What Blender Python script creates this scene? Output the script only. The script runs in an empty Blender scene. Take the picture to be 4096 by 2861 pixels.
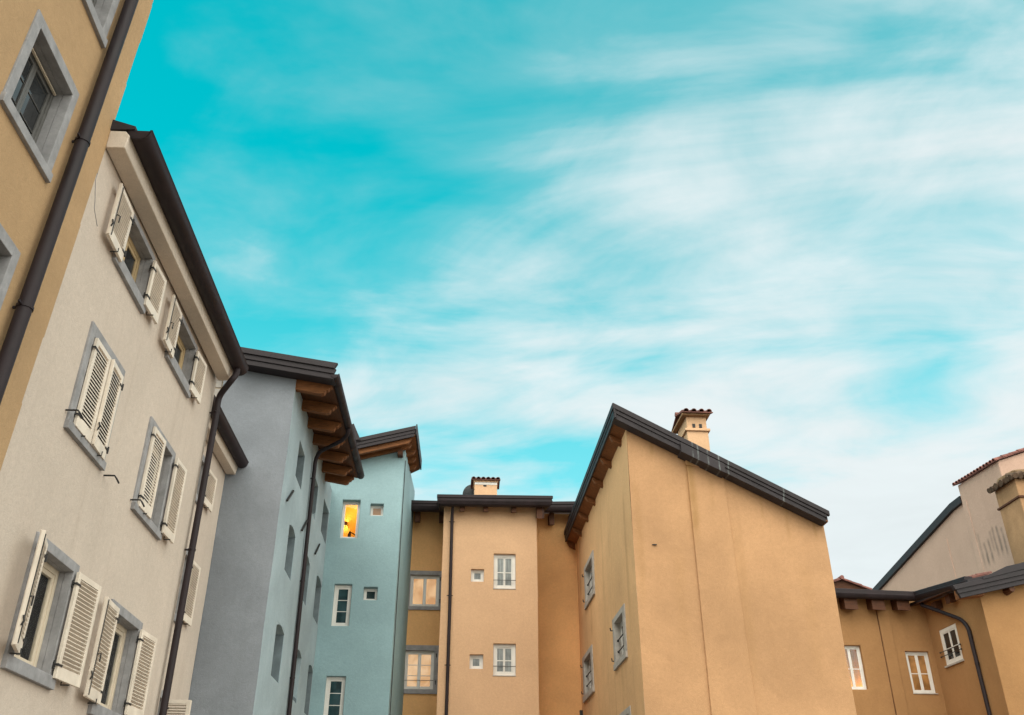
import bpy, bmesh, math, random
from mathutils import Vector, Matrix, noise

random.seed(7)
S = bpy.context.scene
COL = S.collection
R = math.radians
CAMZ = 1.6                      # all heights below are given relative to the eye, the builder adds this

# ------------------------------------------------------------------ camera
cam = bpy.data.cameras.new('camera')
cam.sensor_width = 36.0
cam.lens = 32.18
cam.clip_end = 5000
cam_o = bpy.data.objects.new('camera', cam)
COL.objects.link(cam_o)
cam_o.location = (0, 0, CAMZ)
cam_o.rotation_euler = (R(90 + 29.163), 0, R(-3.904))
S.camera = cam_o

# ------------------------------------------------------------------ view
S.view_settings.view_transform = 'Standard'
S.view_settings.look = 'None'
S.view_settings.exposure = 1.0
S.view_settings.gamma = 1.0
S.view_settings.use_curve_mapping = False
S.cycles.max_bounces = 8
S.cycles.diffuse_bounces = 5
S.cycles.use_denoising = True
S.cycles.sample_clamp_indirect = 4.0

# ------------------------------------------------------------------ sun + sky
SUN_EL, SUN_AZ = 50.0, 205.0     # azimuth clockwise from +Y: behind the camera, to its left
sun = bpy.data.lights.new('sun', 'SUN')
sun.energy = 0.6
sun.angle = R(30)
sun.color = (1.0, 0.88, 0.76)
sun_o = bpy.data.objects.new('sun', sun)
COL.objects.link(sun_o)
sd = Vector((math.sin(R(SUN_AZ)) * math.cos(R(SUN_EL)), math.cos(R(SUN_AZ)) * math.cos(R(SUN_EL)), math.sin(R(SUN_EL))))
sun_o.rotation_euler = sd.to_track_quat('Z', 'Y').to_euler()
sun_o.location = sd * 60


class NT:
    """short node-tree writer"""
    def __init__(self, tree):
        self.t = tree
        tree.nodes.clear()

    def n(self, kind, **kw):
        nd = self.t.nodes.new(kind)
        ins = kw.pop('ins', {})
        for k, v in kw.items():
            setattr(nd, k, v)
        for k, v in ins.items():
            if isinstance(v, bpy.types.NodeSocket):
                self.t.links.new(v, nd.inputs[k])
            else:
                nd.inputs[k].default_value = v
        return nd

    def math(self, op, a, b=0.0, clamp=False):
        return self.n('ShaderNodeMath', operation=op, use_clamp=clamp, ins={0: a, 1: b}).outputs[0]

    def rng(self, v, a, b, c, d, smooth=False):
        return self.n('ShaderNodeMapRange', interpolation_type='SMOOTHSTEP' if smooth else 'LINEAR',
                      ins={0: v, 1: a, 2: b, 3: c, 4: d}).outputs[0]

    def noise(self, vec, scale, detail=4.0, rough=0.55, dist=0.0):
        return self.n('ShaderNodeTexNoise', ins={'Vector': vec, 'Scale': scale, 'Detail': detail, 'Roughness': rough, 'Distortion': dist}).outputs[0]

    def vmul(self, v, xyz):
        return self.n('ShaderNodeVectorMath', operation='MULTIPLY', ins={0: v, 1: xyz}).outputs[0]

    def mix(self, fac, a, b, mode='MIX'):
        nd = self.n('ShaderNodeMix', data_type='RGBA', blend_type=mode)
        for sock, v in ((nd.inputs[0], fac), (nd.inputs[6], a), (nd.inputs[7], b)):
            if isinstance(v, bpy.types.NodeSocket):
                self.t.links.new(v, sock)
            else:
                sock.default_value = v if isinstance(v, float) else (*v[:3], 1.0)
        return nd.outputs[2]

    def link(self, a, b):
        self.t.links.new(a, b)


world = bpy.data.worlds.new('World')
S.world = world
world.use_nodes = True
w = NT(world.node_tree)
sky = w.n('ShaderNodeTexSky', sky_type='NISHITA', sun_disc=False, sun_elevation=R(SUN_EL), sun_rotation=R(SUN_AZ),
          air_density=1.0, dust_density=1.0, ozone_density=1.0)
tc = w.n('ShaderNodeTexCoord').outputs['Generated']
sep = w.n('ShaderNodeSeparateXYZ', ins={0: tc})
dx, dy, dz = sep.outputs
zz = w.math('ADD', w.math('MAXIMUM', dz, 0.0), 0.12)
px = w.math('DIVIDE', dx, zz)
py = w.math('DIVIDE', dy, zz)
flat = w.n('ShaderNodeCombineXYZ', ins={0: px, 1: py, 2: 0.0}).outputs[0]
# clear air: the sky's own luminance, tinted to the cold turquoise of the photograph
lum = w.n('ShaderNodeRGBToBW', ins={0: sky.outputs[0]}).outputs[0]
lum = w.math('POWER', lum, 0.55)
teal = w.n('ShaderNodeVectorMath', operation='SCALE', ins={0: (0.0, 2.05, 2.40), 3: lum}).outputs[0]
teal = w.n('ShaderNodeVectorMath', operation='SCALE', ins={0: teal, 3: w.rng(dz, 0.35, 0.85, 1.2, 1.0)}).outputs[0]
# high thin cloud sheets drawn out by the wind: soft, thicker to the right, towards the horizon and behind the camera
turned = w.n('ShaderNodeVectorRotate', rotation_type='Z_AXIS', ins={'Vector': flat, 'Angle': R(13)}).outputs[0]
n1 = w.noise(w.vmul(turned, (0.75, 1.2, 1.0)), 1.1, 3.0, 0.5, 0.5)
n2 = w.noise(w.vmul(turned, (0.85, 2.05, 1.0)), 1.35, 6.0, 0.54, 0.7)
n3 = w.noise(w.vmul(turned, (1.2, 1.7, 1.0)), 2.7, 6.0, 0.57, 0.5)
cov = w.math('ADD', w.math('MULTIPLY', n1, 1.15), w.math('MULTIPLY', n2, 1.05))
cov = w.math('ADD', cov, w.math('MULTIPLY', n3, 0.50))
bias = w.math('ADD', w.math('MULTIPLY', dx, 0.52), w.math('MULTIPLY', dz, -0.78))
bias = w.math('ADD', bias, w.rng(dy, -0.1, 0.38, 0.85, 0.0, True))  # added unseen cloud behind the camera, so the fill light turns whiter
cov = w.math('ADD', cov, bias)
mask = w.rng(cov, 0.72, 1.32, 0.0, 1.0, True)
mask = w.math('MAXIMUM', mask, w.rng(dz, 0.05, 0.62, 0.62, 0.0, True))
mask = w.math('MAXIMUM', mask, w.rng(cov, 0.60, 1.14, 0.0, 0.34, True))
grey = w.rng(n3, 0.3, 0.7, 0.95, 1.02)
cloud = w.n('ShaderNodeVectorMath', operation='SCALE', ins={0: (4.12, 4.50, 4.58), 3: grey}).outputs[0]
# unseen cloud behind the camera is brightened and warmed to fill-light the walls
fill_gain = w.rng(dy, 0.40, -0.25, 1.0, 3.4, True)
cloud = w.n('ShaderNodeVectorMath', operation='SCALE', ins={0: cloud, 3: fill_gain}).outputs[0]
cloud = w.mix(w.rng(dy, 0.35, -0.2, 0.0, 1.0, True), cloud, (1.06, 0.99, 0.88), 'MULTIPLY')
final = w.mix(mask, teal, cloud)
bg = w.n('ShaderNodeBackground', ins={0: final, 1: 0.1})
w.link(bg.outputs[0], w.n('ShaderNodeOutputWorld').inputs[0])


# ------------------------------------------------------------------ materials
def new_mat(name):
    m = bpy.data.materials.new(name)
    m.use_nodes = True
    return m, NT(m.node_tree)


def finish(t, col, rough=0.9, spec=0.3, metal=0.0, bump=None, strength=0.2, dist=0.01):
    b = t.n('ShaderNodeBsdfPrincipled')
    for k, v in (('Base Color', col), ('Roughness', rough), ('Metallic', metal), ('Specular IOR Level', spec)):
        if isinstance(v, bpy.types.NodeSocket):
            t.link(v, b.inputs[k])
        else:
            b.inputs[k].default_value = v if isinstance(v, float) else (*v[:3], 1.0)
    if bump is not None:
        bp = t.n('ShaderNodeBump', ins={'Strength': strength, 'Distance': dist, 'Height': bump})
        t.link(bp.outputs[0], b.inputs['Normal'])
    t.link(b.outputs[0], t.n('ShaderNodeOutputMaterial').inputs[0])
    return b


def scl(c, k):
    return tuple(x * k for x in c)


def plaster(name, col, stain=(0.55, 0.50, 0.45), mott=0.16, run=0.18, streaks=(), axis=0):
    """lime plaster: broad mottling, rain runs, patches, grain; streaks = single stains at a place on the wall"""
    m, t = new_mat(name)
    P = t.n('ShaderNodeNewGeometry').outputs['Position']
    big = t.noise(P, 0.45, 5.0, 0.6, 0.4)
    mid = t.noise(P, 1.5, 7.0, 0.65, 0.3)
    runs = t.noise(t.vmul(P, (2.6, 2.6, 0.16)), 1.0, 5.0, 0.6, 0.25)
    grain = t.noise(P, 55.0, 3.0, 0.7)
    c = t.mix(t.rng(big, 0.32, 0.68, 0.0, 1.0), scl(col, 1 - mott * 0.9), scl(col, 1 + mott * 0.6))
    c = t.mix(t.rng(mid, 0.35, 0.75, 0.0, mott), c, scl(col, 0.70))
    c = t.mix(t.rng(runs, 0.52, 0.80, 0.0, run, True), c, tuple(a * b for a, b in zip(col, stain)))
    trow = t.noise(P, 13.0, 4.0, 0.65, 0.5)
    c = t.mix(t.rng(trow, 0.42, 0.72, 0.0, 0.26), c, scl(col, 0.66))
    c = t.mix(t.rng(trow, 0.42, 0.25, 0.0, 0.22), c, scl(col, 1.22))
    c = t.mix(t.rng(grain, 0.40, 0.75, 0.0, 0.34), c, scl(col, 0.60))
    if streaks:
        s = t.n('ShaderNodeSeparateXYZ', ins={0: P})
        u, z = s.outputs[axis], s.outputs[2]
        wob = t.math('MULTIPLY', t.math('SUBTRACT', t.noise(t.vmul(P, (1.5, 1.5, 0.7)), 1.0, 3.0), 0.5), 0.22)
        for (u0, wd, z0, z1, k, scol) in streaks:
            d = t.math('ABSOLUTE', t.math('SUBTRACT', t.math('ADD', u, wob), u0))
            f = t.rng(d, 0.0, wd, 1.0, 0.0, True)
            f = t.math('MULTIPLY', f, t.rng(z, z0 + CAMZ, z0 + CAMZ + 0.35 * (z1 - z0), 0.0, 1.0, True))
            f = t.math('MULTIPLY', f, t.rng(z, z1 + CAMZ - 0.12 * (z1 - z0), z1 + CAMZ, 1.0, 0.0, True))
            f = t.math('MULTIPLY', f, t.rng(mid, 0.25, 0.6, 0.35, 1.0))
            c = t.mix(t.math('MULTIPLY', f, k), c, scol)
    h = t.math('ADD', t.math('MULTIPLY', grain, 0.35), t.math('MULTIPLY', mid, 0.9))
    h = t.math('ADD', h, t.math('MULTIPLY', trow, 0.5))
    h = t.math('ADD', h, t.math('MULTIPLY', big, 1.6))
    finish(t, c, 0.94, 0.15, bump=h, strength=0.42, dist=0.03)
    return m


def plain(name, col, rough=0.6, spec=0.4, metal=0.0, var=0.18, scale=9.0, bump=0.12, stretch=(1, 1, 1)):
    m, t = new_mat(name)
    P = t.vmul(t.n('ShaderNodeNewGeometry').outputs['Position'], stretch)
    a = t.noise(P, scale, 5.0, 0.6)
    b = t.noise(P, scale * 7, 3.0, 0.6)
    c = t.mix(t.rng(a, 0.3, 0.7, 0.0, 1.0), scl(col, 1 - var), scl(col, 1 + var))
    c = t.mix(t.rng(b, 0.5, 0.75, 0.0, var), c, scl(col, 0.5))
    r = t.rng(a, 0.3, 0.7, max(0.05, rough - 0.12), min(1.0, rough + 0.12))
    finish(t, c, r, spec, metal, bump=t.math('ADD', a, t.math('MULTIPLY', b, 0.4)), strength=bump, dist=0.01)
    return m


def timber(name, col, along=(1, 1, 1)):
    m, t = new_mat(name)
    P = t.n('ShaderNodeNewGeometry').outputs['Position']
    g = t.noise(t.vmul(P, along), 6.0, 6.0, 0.65, 1.2)
    k = t.noise(P, 1.7, 3.0)
    c = t.mix(t.rng(g, 0.3, 0.7, 0.0, 1.0), scl(col, 0.50), scl(col, 1.35))
    c = t.mix(t.rng(k, 0.35, 0.7, 0.0, 0.5), c, scl(col, 0.6))
    finish(t, c, 0.7, 0.3, bump=g, strength=0.3, dist=0.01)
    return m


def pane_mat(name, col, rough=0.05, emit=None, spec=0.5, folds=0.0):
    """window glass with a room or a reflection put into its colour and glow"""
    m, t = new_mat(name)
    P = t.n('ShaderNodeNewGeometry').outputs['Position']
    a = t.noise(P, 2.2, 2.0, 0.5, 0.6)
    c = t.mix(t.rng(a, 0.35, 0.65, 0.0, 1.0), scl(col, 0.55), scl(col, 1.4))
    if folds:
        c = t.mix(t.rng(t.noise(t.vmul(P, (15.0, 15.0, 0.8)), 1.0, 3.0, 0.6), 0.35, 0.65, 0.0, folds), c, scl(col, 0.25))
    b = finish(t, c, rough, spec, bump=t.noise(P, 1.3, 1.0), strength=0.05, dist=0.02)
    if emit:
        e = t.mix(t.rng(a, 0.38, 0.66, 0.0, 1.0), emit[0], emit[1])
        t.link(e, b.inputs['Emission Color'])
        b.inputs['Emission Strength'].default_value = emit[2]
    return m


def clear_glass(name):
    m, t = new_mat(name)
    fr = t.n('ShaderNodeFresnel', ins={'IOR': 1.45})
    tr = t.n('ShaderNodeBsdfTransparent', ins={0: (0.93, 0.94, 0.92, 1)})
    gl = t.n('ShaderNodeBsdfGlossy', ins={0: (1, 1, 1, 1), 1: 0.03})
    mx = t.n('ShaderNodeMixShader', ins={0: fr.outputs[0], 1: tr.outputs[0], 2: gl.outputs[0]})
    t.link(mx.outputs[0], t.n('ShaderNodeOutputMaterial').inputs[0])
    return m


def glow(name, col, k):
    m, t = new_mat(name)
    e = t.n('ShaderNodeEmission', ins={0: (*col, 1), 1: k})
    t.link(e.outputs[0], t.n('ShaderNodeOutputMaterial').inputs[0])
    return m


def tile_mat(name, col):
    m, t = new_mat(name)
    P = t.n('ShaderNodeNewGeometry').outputs['Position']
    a = t.noise(P, 3.0, 3.0)
    b = t.noise(P, 22.0, 4.0, 0.7)
    c = t.mix(t.rng(a, 0.35, 0.65, 0.0, 1.0), scl(col, 0.6), scl(col, 1.3))
    c = t.mix(t.rng(b, 0.45, 0.7, 0.0, 0.6), c, (0.07, 0.055, 0.05))
    finish(t, c, 0.9, 0.2, bump=b, strength=0.4, dist=0.01)
    return m


M = {}
M['tall'] = plaster('ochre_plaster', (0.44, 0.285, 0.155), mott=0.18, run=0.12)
M['cream'] = plaster('cream_plaster', (0.57, 0.475, 0.40), mott=0.10, run=0.22)
M['cornice'] = plaster('cornice_plaster', (0.62, 0.525, 0.44), mott=0.08, run=0.05)
M['mustard'] = plaster('mustard_plaster', (0.52, 0.34, 0.12), mott=0.3)
M['blue_grey'] = plaster('grey_blue_plaster', (0.238, 0.256, 0.285), stain=(0.75, 0.75, 0.72), mott=0.26, run=0.20)
M['blue'] = plaster('pale_blue_plaster', (0.335, 0.41, 0.445), stain=(0.7, 0.75, 0.75), mott=0.22, run=0.2)
M['turquoise'] = plaster('turquoise_plaster', (0.275, 0.40, 0.43), stain=(0.8, 0.8, 0.8), mott=0.14, run=0.1)
M['peach'] = plaster('peach_plaster', (0.62, 0.39, 0.235), mott=0.10, run=0.10)
M['ochre_dark'] = plaster('dark_ochre_plaster', (0.76, 0.43, 0.19), mott=0.18, run=0.1)
_br = (0.27, 0.15, 0.05)
M['gable'] = plaster('orange_ochre_plaster', (0.455, 0.262, 0.137), mott=0.20, run=0.16,
                     streaks=((6.50, 0.18, 7.2, 10.3, 0.60, _br), (5.46, 0.10, 9.8, 10.7, 0.35, _br), (7.62, 0.22, 3.0, 8.4, 0.16, _br),
                              (9.3, 0.3, 3.5, 7.2, 0.12, _br), (4.95, 0.16, 5.5, 9.4, 0.22, _br), (8.4, 0.07, 8.1, 9.1, 0.30, _br),
                              (9.05, 0.09, 7.5, 8.75, 0.26, _br), (9.75, 0.07, 7.6, 8.4, 0.32, _br), (7.0, 0.14, 8.2, 9.7, 0.18, _br), (5.95, 0.25, 4.0, 7.5, 0.13, _br)))
M['gable_side'] = plaster('streaked_ochre_plaster', (0.70, 0.42, 0.215), mott=0.16, run=0.5, axis=1,
                          streaks=((24.2, 0.22, 5.0, 9.5, 0.3, _br), (25.9, 0.3, 3.2, 4.95, 0.25, _br), (28.2, 0.3, 6.0, 10.5, 0.22, _br), (31.0, 0.35, 6.6, 7.95, 0.3, _br), (33.2, 0.3, 7.5, 10.9, 0.35, _br)))
M['corner'] = plaster('brown_ochre_plaster', (0.345, 0.185, 0.08), mott=0.14, run=0.14)
_mold = (0.10, 0.085, 0.07)
M['beige'] = plaster('beige_plaster', (0.47, 0.315, 0.245), mott=0.08, run=0.12)
M['mouldy'] = plaster('mould_streaked_plaster', (0.47, 0.315, 0.245), mott=0.10, run=0.1, axis=1,
                      streaks=tuple((y_, 0.15, a_, b_, k_, _mold) for y_, a_, b_, k_ in ((36.36, 11.9, 12.7, 0.35), (36.15, 10.7, 12.5, 0.5), (35.85, 10.8, 12.0, 0.75), (35.52, 10.8, 12.05, 0.7),
                              (35.28, 11.2, 12.3, 0.45), (35.05, 10.9, 12.4, 0.6), (34.72, 10.9, 12.35, 0.75), (34.42, 10.8, 12.2, 0.65), (34.12, 10.8, 11.9, 0.3))))
M['old'] = plaster('weathered_plaster', (0.35, 0.205, 0.11), mott=0.5, run=0.5)
M['stone'] = plain('grey_stone', (0.27, 0.26, 0.265), 0.85, 0.25, var=0.22, scale=5.0, bump=0.3)
M['stone_pale'] = plain('pale_stone', (0.36, 0.33, 0.30), 0.85, 0.25, var=0.2, scale=5.0, bump=0.3)
M['cream_wood'] = plain('cream_paint', (0.60, 0.50, 0.385), 0.5, 0.4, var=0.08, scale=6.0, stretch=(1, 1, 0.3))
M['shutter'] = plain('shutter_paint', (0.66, 0.57, 0.48), 0.5, 0.4, var=0.13, scale=3.0)
M['bare_wood'] = plain('honey_wood', (0.46, 0.33, 0.18), 0.55, 0.4, var=0.16, scale=4.0, stretch=(1, 1, 0.2))
M['white'] = plain('white_paint', (0.66, 0.63, 0.59), 0.45, 0.4, var=0.06, scale=5.0)
M['gutter'] = plain('dark_brown_metal', (0.022, 0.015, 0.017), 0.55, 0.2, var=0.3, scale=3.0, stretch=(1, 1, 0.4))
M['flash'] = plain('brown_sheet_metal', (0.030, 0.025, 0.028), 0.6, 0.2, var=0.25, scale=2.5)
def stained_flash():
    m, t = new_mat('stained_sheet_metal')
    P = t.n('ShaderNodeNewGeometry').outputs['Position']
    a = t.noise(P, 2.5, 5.0, 0.6)
    c = t.mix(t.rng(a, 0.3, 0.7, 0.0, 1.0), (0.024, 0.020, 0.022), (0.038, 0.032, 0.036))
    x = t.n('ShaderNodeSeparateXYZ', ins={0: P}).outputs[0]
    for x0 in (6.52, 6.66, 6.93, 7.22, 7.47, 8.9):
        f = t.rng(t.math('ABSOLUTE', t.math('SUBTRACT', t.math('ADD', x, t.math('MULTIPLY', a, 0.06)), x0 + 0.03)), 0.0, 0.03, 0.55, 0.0, True)
        c = t.mix(t.math('MULTIPLY', f, t.rng(t.noise(P, 6.0, 3.0), 0.35, 0.6, 0.1, 1.0)), c, (0.22, 0.25, 0.25))
    finish(t, c, 0.6, 0.2, bump=a, strength=0.12)
    return m


M['flash_stained'] = stained_flash()
M['iron'] = plain('black_iron', (0.02, 0.018, 0.018), 0.6, 0.4, var=0.3, scale=20.0)
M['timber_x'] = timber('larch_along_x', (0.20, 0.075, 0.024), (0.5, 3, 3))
M['shaded_timber_y'] = timber('shaded_larch_along_y', (0.10, 0.036, 0.012), (3, 0.5, 3))  # darker copy of the larch: shade under the eaves put into the colour
M['timber_dark'] = timber('dark_timber', (0.085, 0.030, 0.012), (0.5, 3, 3))
M['tile'] = tile_mat('terracotta', (0.20, 0.085, 0.07))
M['tile_old'] = tile_mat('mossy_terracotta', (0.11, 0.07, 0.045))
M['mortar'] = tile_mat('rough_mortar', (0.24, 0.15, 0.08))
M['dark_pane'] = pane_mat('dark_glass', (0.022, 0.024, 0.026))
M['green_pane'] = pane_mat('green_glass', (0.02, 0.045, 0.05))
M['grey_pane'] = pane_mat('net_curtain_glass', (0.20, 0.215, 0.21), 0.12, folds=0.8)
M['brown_pane'] = pane_mat('brown_blind_glass', (0.20, 0.10, 0.035), 0.15, ((0.25, 0.10, 0.025), (0.36, 0.15, 0.04), 0.16))
M['peach_pane'] = pane_mat('peach_reflection_glass', (0.25, 0.17, 0.09), 0.08, ((0.75, 0.36, 0.11), (0.85, 0.52, 0.27), 0.32))  # peach reflection put into the pane as colour and glow
M['amber_pane'] = pane_mat('amber_lit_glass', (0.22, 0.13, 0.05), 0.08, ((0.60, 0.24, 0.045), (0.78, 0.45, 0.20), 0.36))
M['glass'] = clear_glass('clear_glass')
M['room_gold'] = plain('golden_wall_paint', (0.82, 0.56, 0.16), 0.8, 0.2, var=0.03, scale=1.0, bump=0.02)
M['room_brown'] = plain('brown_wall_paint', (0.60, 0.36, 0.11), 0.8, 0.2, var=0.1, scale=2.0, bump=0.02)
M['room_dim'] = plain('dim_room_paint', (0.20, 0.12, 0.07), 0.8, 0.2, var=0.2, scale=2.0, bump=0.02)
M['bulb'] = glow('warm_bulb', (1.0, 0.72, 0.30), 6.0)
M['leaf'] = plain('house_plant_leaf', (0.05, 0.09, 0.03), 0.5, 0.4, var=0.4, scale=8.0)
M['clay'] = plain('clay_pot', (0.25, 0.11, 0.06), 0.8, 0.2)
M['dish'] = plain('dish_grey', (0.075, 0.08, 0.085), 0.5, 0.4, var=0.12, scale=6.0)
M['lampshade'] = plain('lamp_white', (0.75, 0.70, 0.62), 0.5, 0.4, var=0.05)
M['recess_shade'] = plain('recess_shade_grey', (0.135, 0.165, 0.18), 0.9, 0.2, var=0.2, scale=3.0)  # shade of the window recesses put into the colour of their jambs
M['paving'] = plain('courtyard_stone', (0.24, 0.21, 0.18), 0.9, 0.2, var=0.2, scale=1.5)


# ------------------------------------------------------------------ objects
def tag(o, label, cat, group=None):
    o['label'] = label
    o['category'] = cat
    if group:
        o['group'] = group
    return o


def thing(name, label, cat, base, group=None):
    """an Empty at the thing's base; base is (x, y, height above the eye)"""
    o = bpy.data.objects.new(name, None)
    COL.objects.link(o)
    o.location = (base[0], base[1], base[2] + CAMZ)
    o.empty_display_size = 0.3
    return tag(o, label, cat, group)


def root_of(o):
    while o.parent:
        o = o.parent
    return o


def grow(H, d, k=0.03):
    return (H[0] - k, H[1] + k, H[2] - k, H[3] + k, d)


class Fr:
    """a wall's frame: u along the wall, v up, d outwards"""
    def __init__(self, o, U, N):
        self.o, self.U, self.N = Vector((o[0], o[1], 0)), Vector((U[0], U[1], 0)).normalized(), Vector((N[0], N[1], 0)).normalized()

    def __call__(self, u, v, d=0.0):
        p = self.o + self.U * u + self.N * d
        return Vector((p.x, p.y, v))


class B:
    """collects shapes and links them as ONE mesh object"""
    def __init__(self):
        self.bm = bmesh.new()
        self.cache = {}

    def v(self, p):
        return self.bm.verts.new(p)

    def sv(self, p):
        k = (round(p[0], 4), round(p[1], 4), round(p[2], 4))
        if k not in self.cache:
            self.cache[k] = self.bm.verts.new(p)
        return self.cache[k]

    def face(self, vs):
        vs2 = []
        for q in vs:
            if q not in vs2:
                vs2.append(q)
        if len(vs2) < 3:
            return
        try:
            self.bm.faces.new(vs2)
        except ValueError:
            pass

    def poly(self, pts):
        self.face([self.v(p) for p in pts])

    def hexa(self, p):
        q = [self.v(x) for x in p]
        for f in ((0, 1, 2, 3), (7, 6, 5, 4), (0, 4, 5, 1), (1, 5, 6, 2), (2, 6, 7, 3), (3, 7, 4, 0)):
            self.bm.faces.new([q[i] for i in f])
        return self

    def fbox(self, fr, u0, u1, v0, v1, d0, d1):
        return self.hexa([fr(u0, v0, d0), fr(u1, v0, d0), fr(u1, v1, d0), fr(u0, v1, d0),
                          fr(u0, v0, d1), fr(u1, v0, d1), fr(u1, v1, d1), fr(u0, v1, d1)])

    def box(self, x0, x1, y0, y1, z0, z1):
        return self.hexa([Vector(p) for p in ((x0, y0, z0), (x1, y0, z0), (x1, y1, z0), (x0, y1, z0),
                                              (x0, y0, z1), (x1, y0, z1), (x1, y1, z1), (x0, y1, z1))])

    def prism(self, pts, vec):
        """polygon pts pushed along vec"""
        vec = Vector(vec)
        a = [self.v(p) for p in pts]
        b = [self.v(Vector(p) + vec) for p in pts]
        n = len(a)
        self.bm.faces.new(a)
        self.bm.faces.new(b[::-1])
        for i in range(n):
            self.bm.faces.new((a[i], b[i], b[(i + 1) % n], a[(i + 1) % n]))
        return self

    def bar(self, p, q, wd, hg, up=(0, 0, 1)):
        """a square bar from p to q"""
        p, q = Vector(p), Vector(q)
        d = (q - p).normalized()
        s = d.cross(Vector(up)).normalized() * wd / 2
        t = s.cross(d).normalized() * hg / 2
        return self.hexa([p - s - t, p + s - t, p + s + t, p - s + t, q - s - t, q + s - t, q + s + t, q - s + t])

    def tube(self, path, r, n=12, round_r=0.0, caps=True):
        P = [Vector(p) for p in path]
        if round_r:
            Q = [P[0]]
            for a, b, c in zip(P, P[1:], P[2:]):
                l1, l2 = (a - b).length, (c - b).length
                k = min(round_r, l1 * 0.45, l2 * 0.45)
                s, e = b + (a - b).normalized() * k, b + (c - b).normalized() * k
                for i in range(7):
                    f = i / 6
                    Q.append(s * (1 - f) ** 2 + b * 2 * f * (1 - f) + e * f * f)
            P = Q + [P[-1]]
        rings = []
        nrm = None
        for i, p in enumerate(P):
            d = ((P[i + 1] if i + 1 < len(P) else p) - (P[i - 1] if i else p)).normalized()
            if nrm is None:
                nrm = d.orthogonal().normalized()
            nrm = (nrm - d * nrm.dot(d)).normalized()
            bn = d.cross(nrm)
            rr = r[i] if isinstance(r, (list, tuple)) else r
            rings.append([self.v(p + (nrm * math.cos(a) + bn * math.sin(a)) * rr) for a in (2 * math.pi * k / n for k in range(n))])
        for a, b in zip(rings, rings[1:]):
            for k in range(n):
                self.bm.faces.new((a[k], a[(k + 1) % n], b[(k + 1) % n], b[k]))
        if caps:
            self.bm.faces.new(rings[0][::-1])
            self.bm.faces.new(rings[-1])
        return self

    def sweep(self, path, prof):
        """a closed profile (side, up) swept along a path with mitred corners; side is to the right of travel"""
        P = [Vector(p) for p in path]
        rings = []
        for i, p in enumerate(P):
            d1 = (p - P[i - 1]) if i else None
            d2 = (P[i + 1] - p) if i + 1 < len(P) else None
            h = []
            for d in (d1, d2):
                if d is not None:
                    e = Vector((d.x, d.y, 0)).normalized()
                    h.append(Vector((e.y, -e.x, 0)))
            s = h[0] if len(h) == 1 else (h[0] + h[1]).normalized()
            k = 1.0 / max(0.3, s.dot(h[0]))
            rings.append([self.v(p + s * (a * k) + Vector((0, 0, b))) for a, b in prof])
        n = len(prof)
        for a, b in zip(rings, rings[1:]):
            for j in range(n):
                self.bm.faces.new((a[j], a[(j + 1) % n], b[(j + 1) % n], b[j]))
        self.bm.faces.new(rings[0][::-1])
        self.bm.faces.new(rings[-1])
        return self

    # -- a wall sheet with openings: rectangles cut out of a grid, reveals going in
    def wall(self, fr, u0, u1, top, holes=(), zb=-CAMZ, levels=(), arch=0.0):
        def tz(u):
            for (a, za), (b, zb_) in zip(top, top[1:]):
                if a - 1e-6 <= u <= b + 1e-6:
                    return za + (zb_ - za) * (u - a) / (b - a)
            return top[-1][1]
        us = {u0, u1} | {t[0] for t in top if u0 < t[0] < u1}
        vs = {zb} | set(levels)
        for h in holes:
            us |= {h[0], h[1]}
            vs |= {h[2], h[3]}
        tmin = min(t[1] for t in top) - 0.02
        us = sorted(us)
        vs = sorted(v for v in vs if v < tmin)
        for a, b in zip(us, us[1:]):
            um = (a + b) / 2
            for c, d in zip(vs, vs[1:]):
                vm = (c + d) / 2
                if any(h[0] < um < h[1] and h[2] < vm < h[3] for h in holes):
                    continue
                self.face([self.sv(fr(a, c)), self.sv(fr(b, c)), self.sv(fr(b, d)), self.sv(fr(a, d))])
            self.face([self.sv(fr(a, vs[-1])), self.sv(fr(b, vs[-1])), self.sv(fr(b, tz(b))), self.sv(fr(a, tz(a)))])
        for h in holes:
            a, b, c, d, dep = h[:5]
            hu = [x for x in us if a <= x <= b]
            hv = [x for x in vs if c <= x <= d]
            for x, y in zip(hv, hv[1:]):
                for q in (a, b):
                    self.face([self.sv(fr(q, x)), self.sv(fr(q, y)), self.sv(fr(q, y, -dep)), self.sv(fr(q, x, -dep))])
            for x, y in zip(hu, hu[1:]):
                for q in (c, d):
                    self.face([self.sv(fr(x, q)), self.sv(fr(y, q)), self.sv(fr(y, q, -dep)), self.sv(fr(x, q, -dep))])
            if len(h) > 5 and h[5]:
                rise, N = h[5], 6
                for sgn in (0, 1):
                    cu = a if sgn == 0 else b
                    pts = [(cu, d), (cu, d - rise)]
                    for i in range(1, N + 1):
                        f = i / N
                        uu = (a + (b - a) * 0.5 * f) if sgn == 0 else (b - (b - a) * 0.5 * f)
                        pts.append((uu, d - rise + rise * math.sin(f * math.pi / 2) - (0.003 if i == N else 0)))
                    self.prism([fr(p, q, -0.002) for p, q in pts], fr.N * -(dep - 0.01))
        return self

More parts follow.
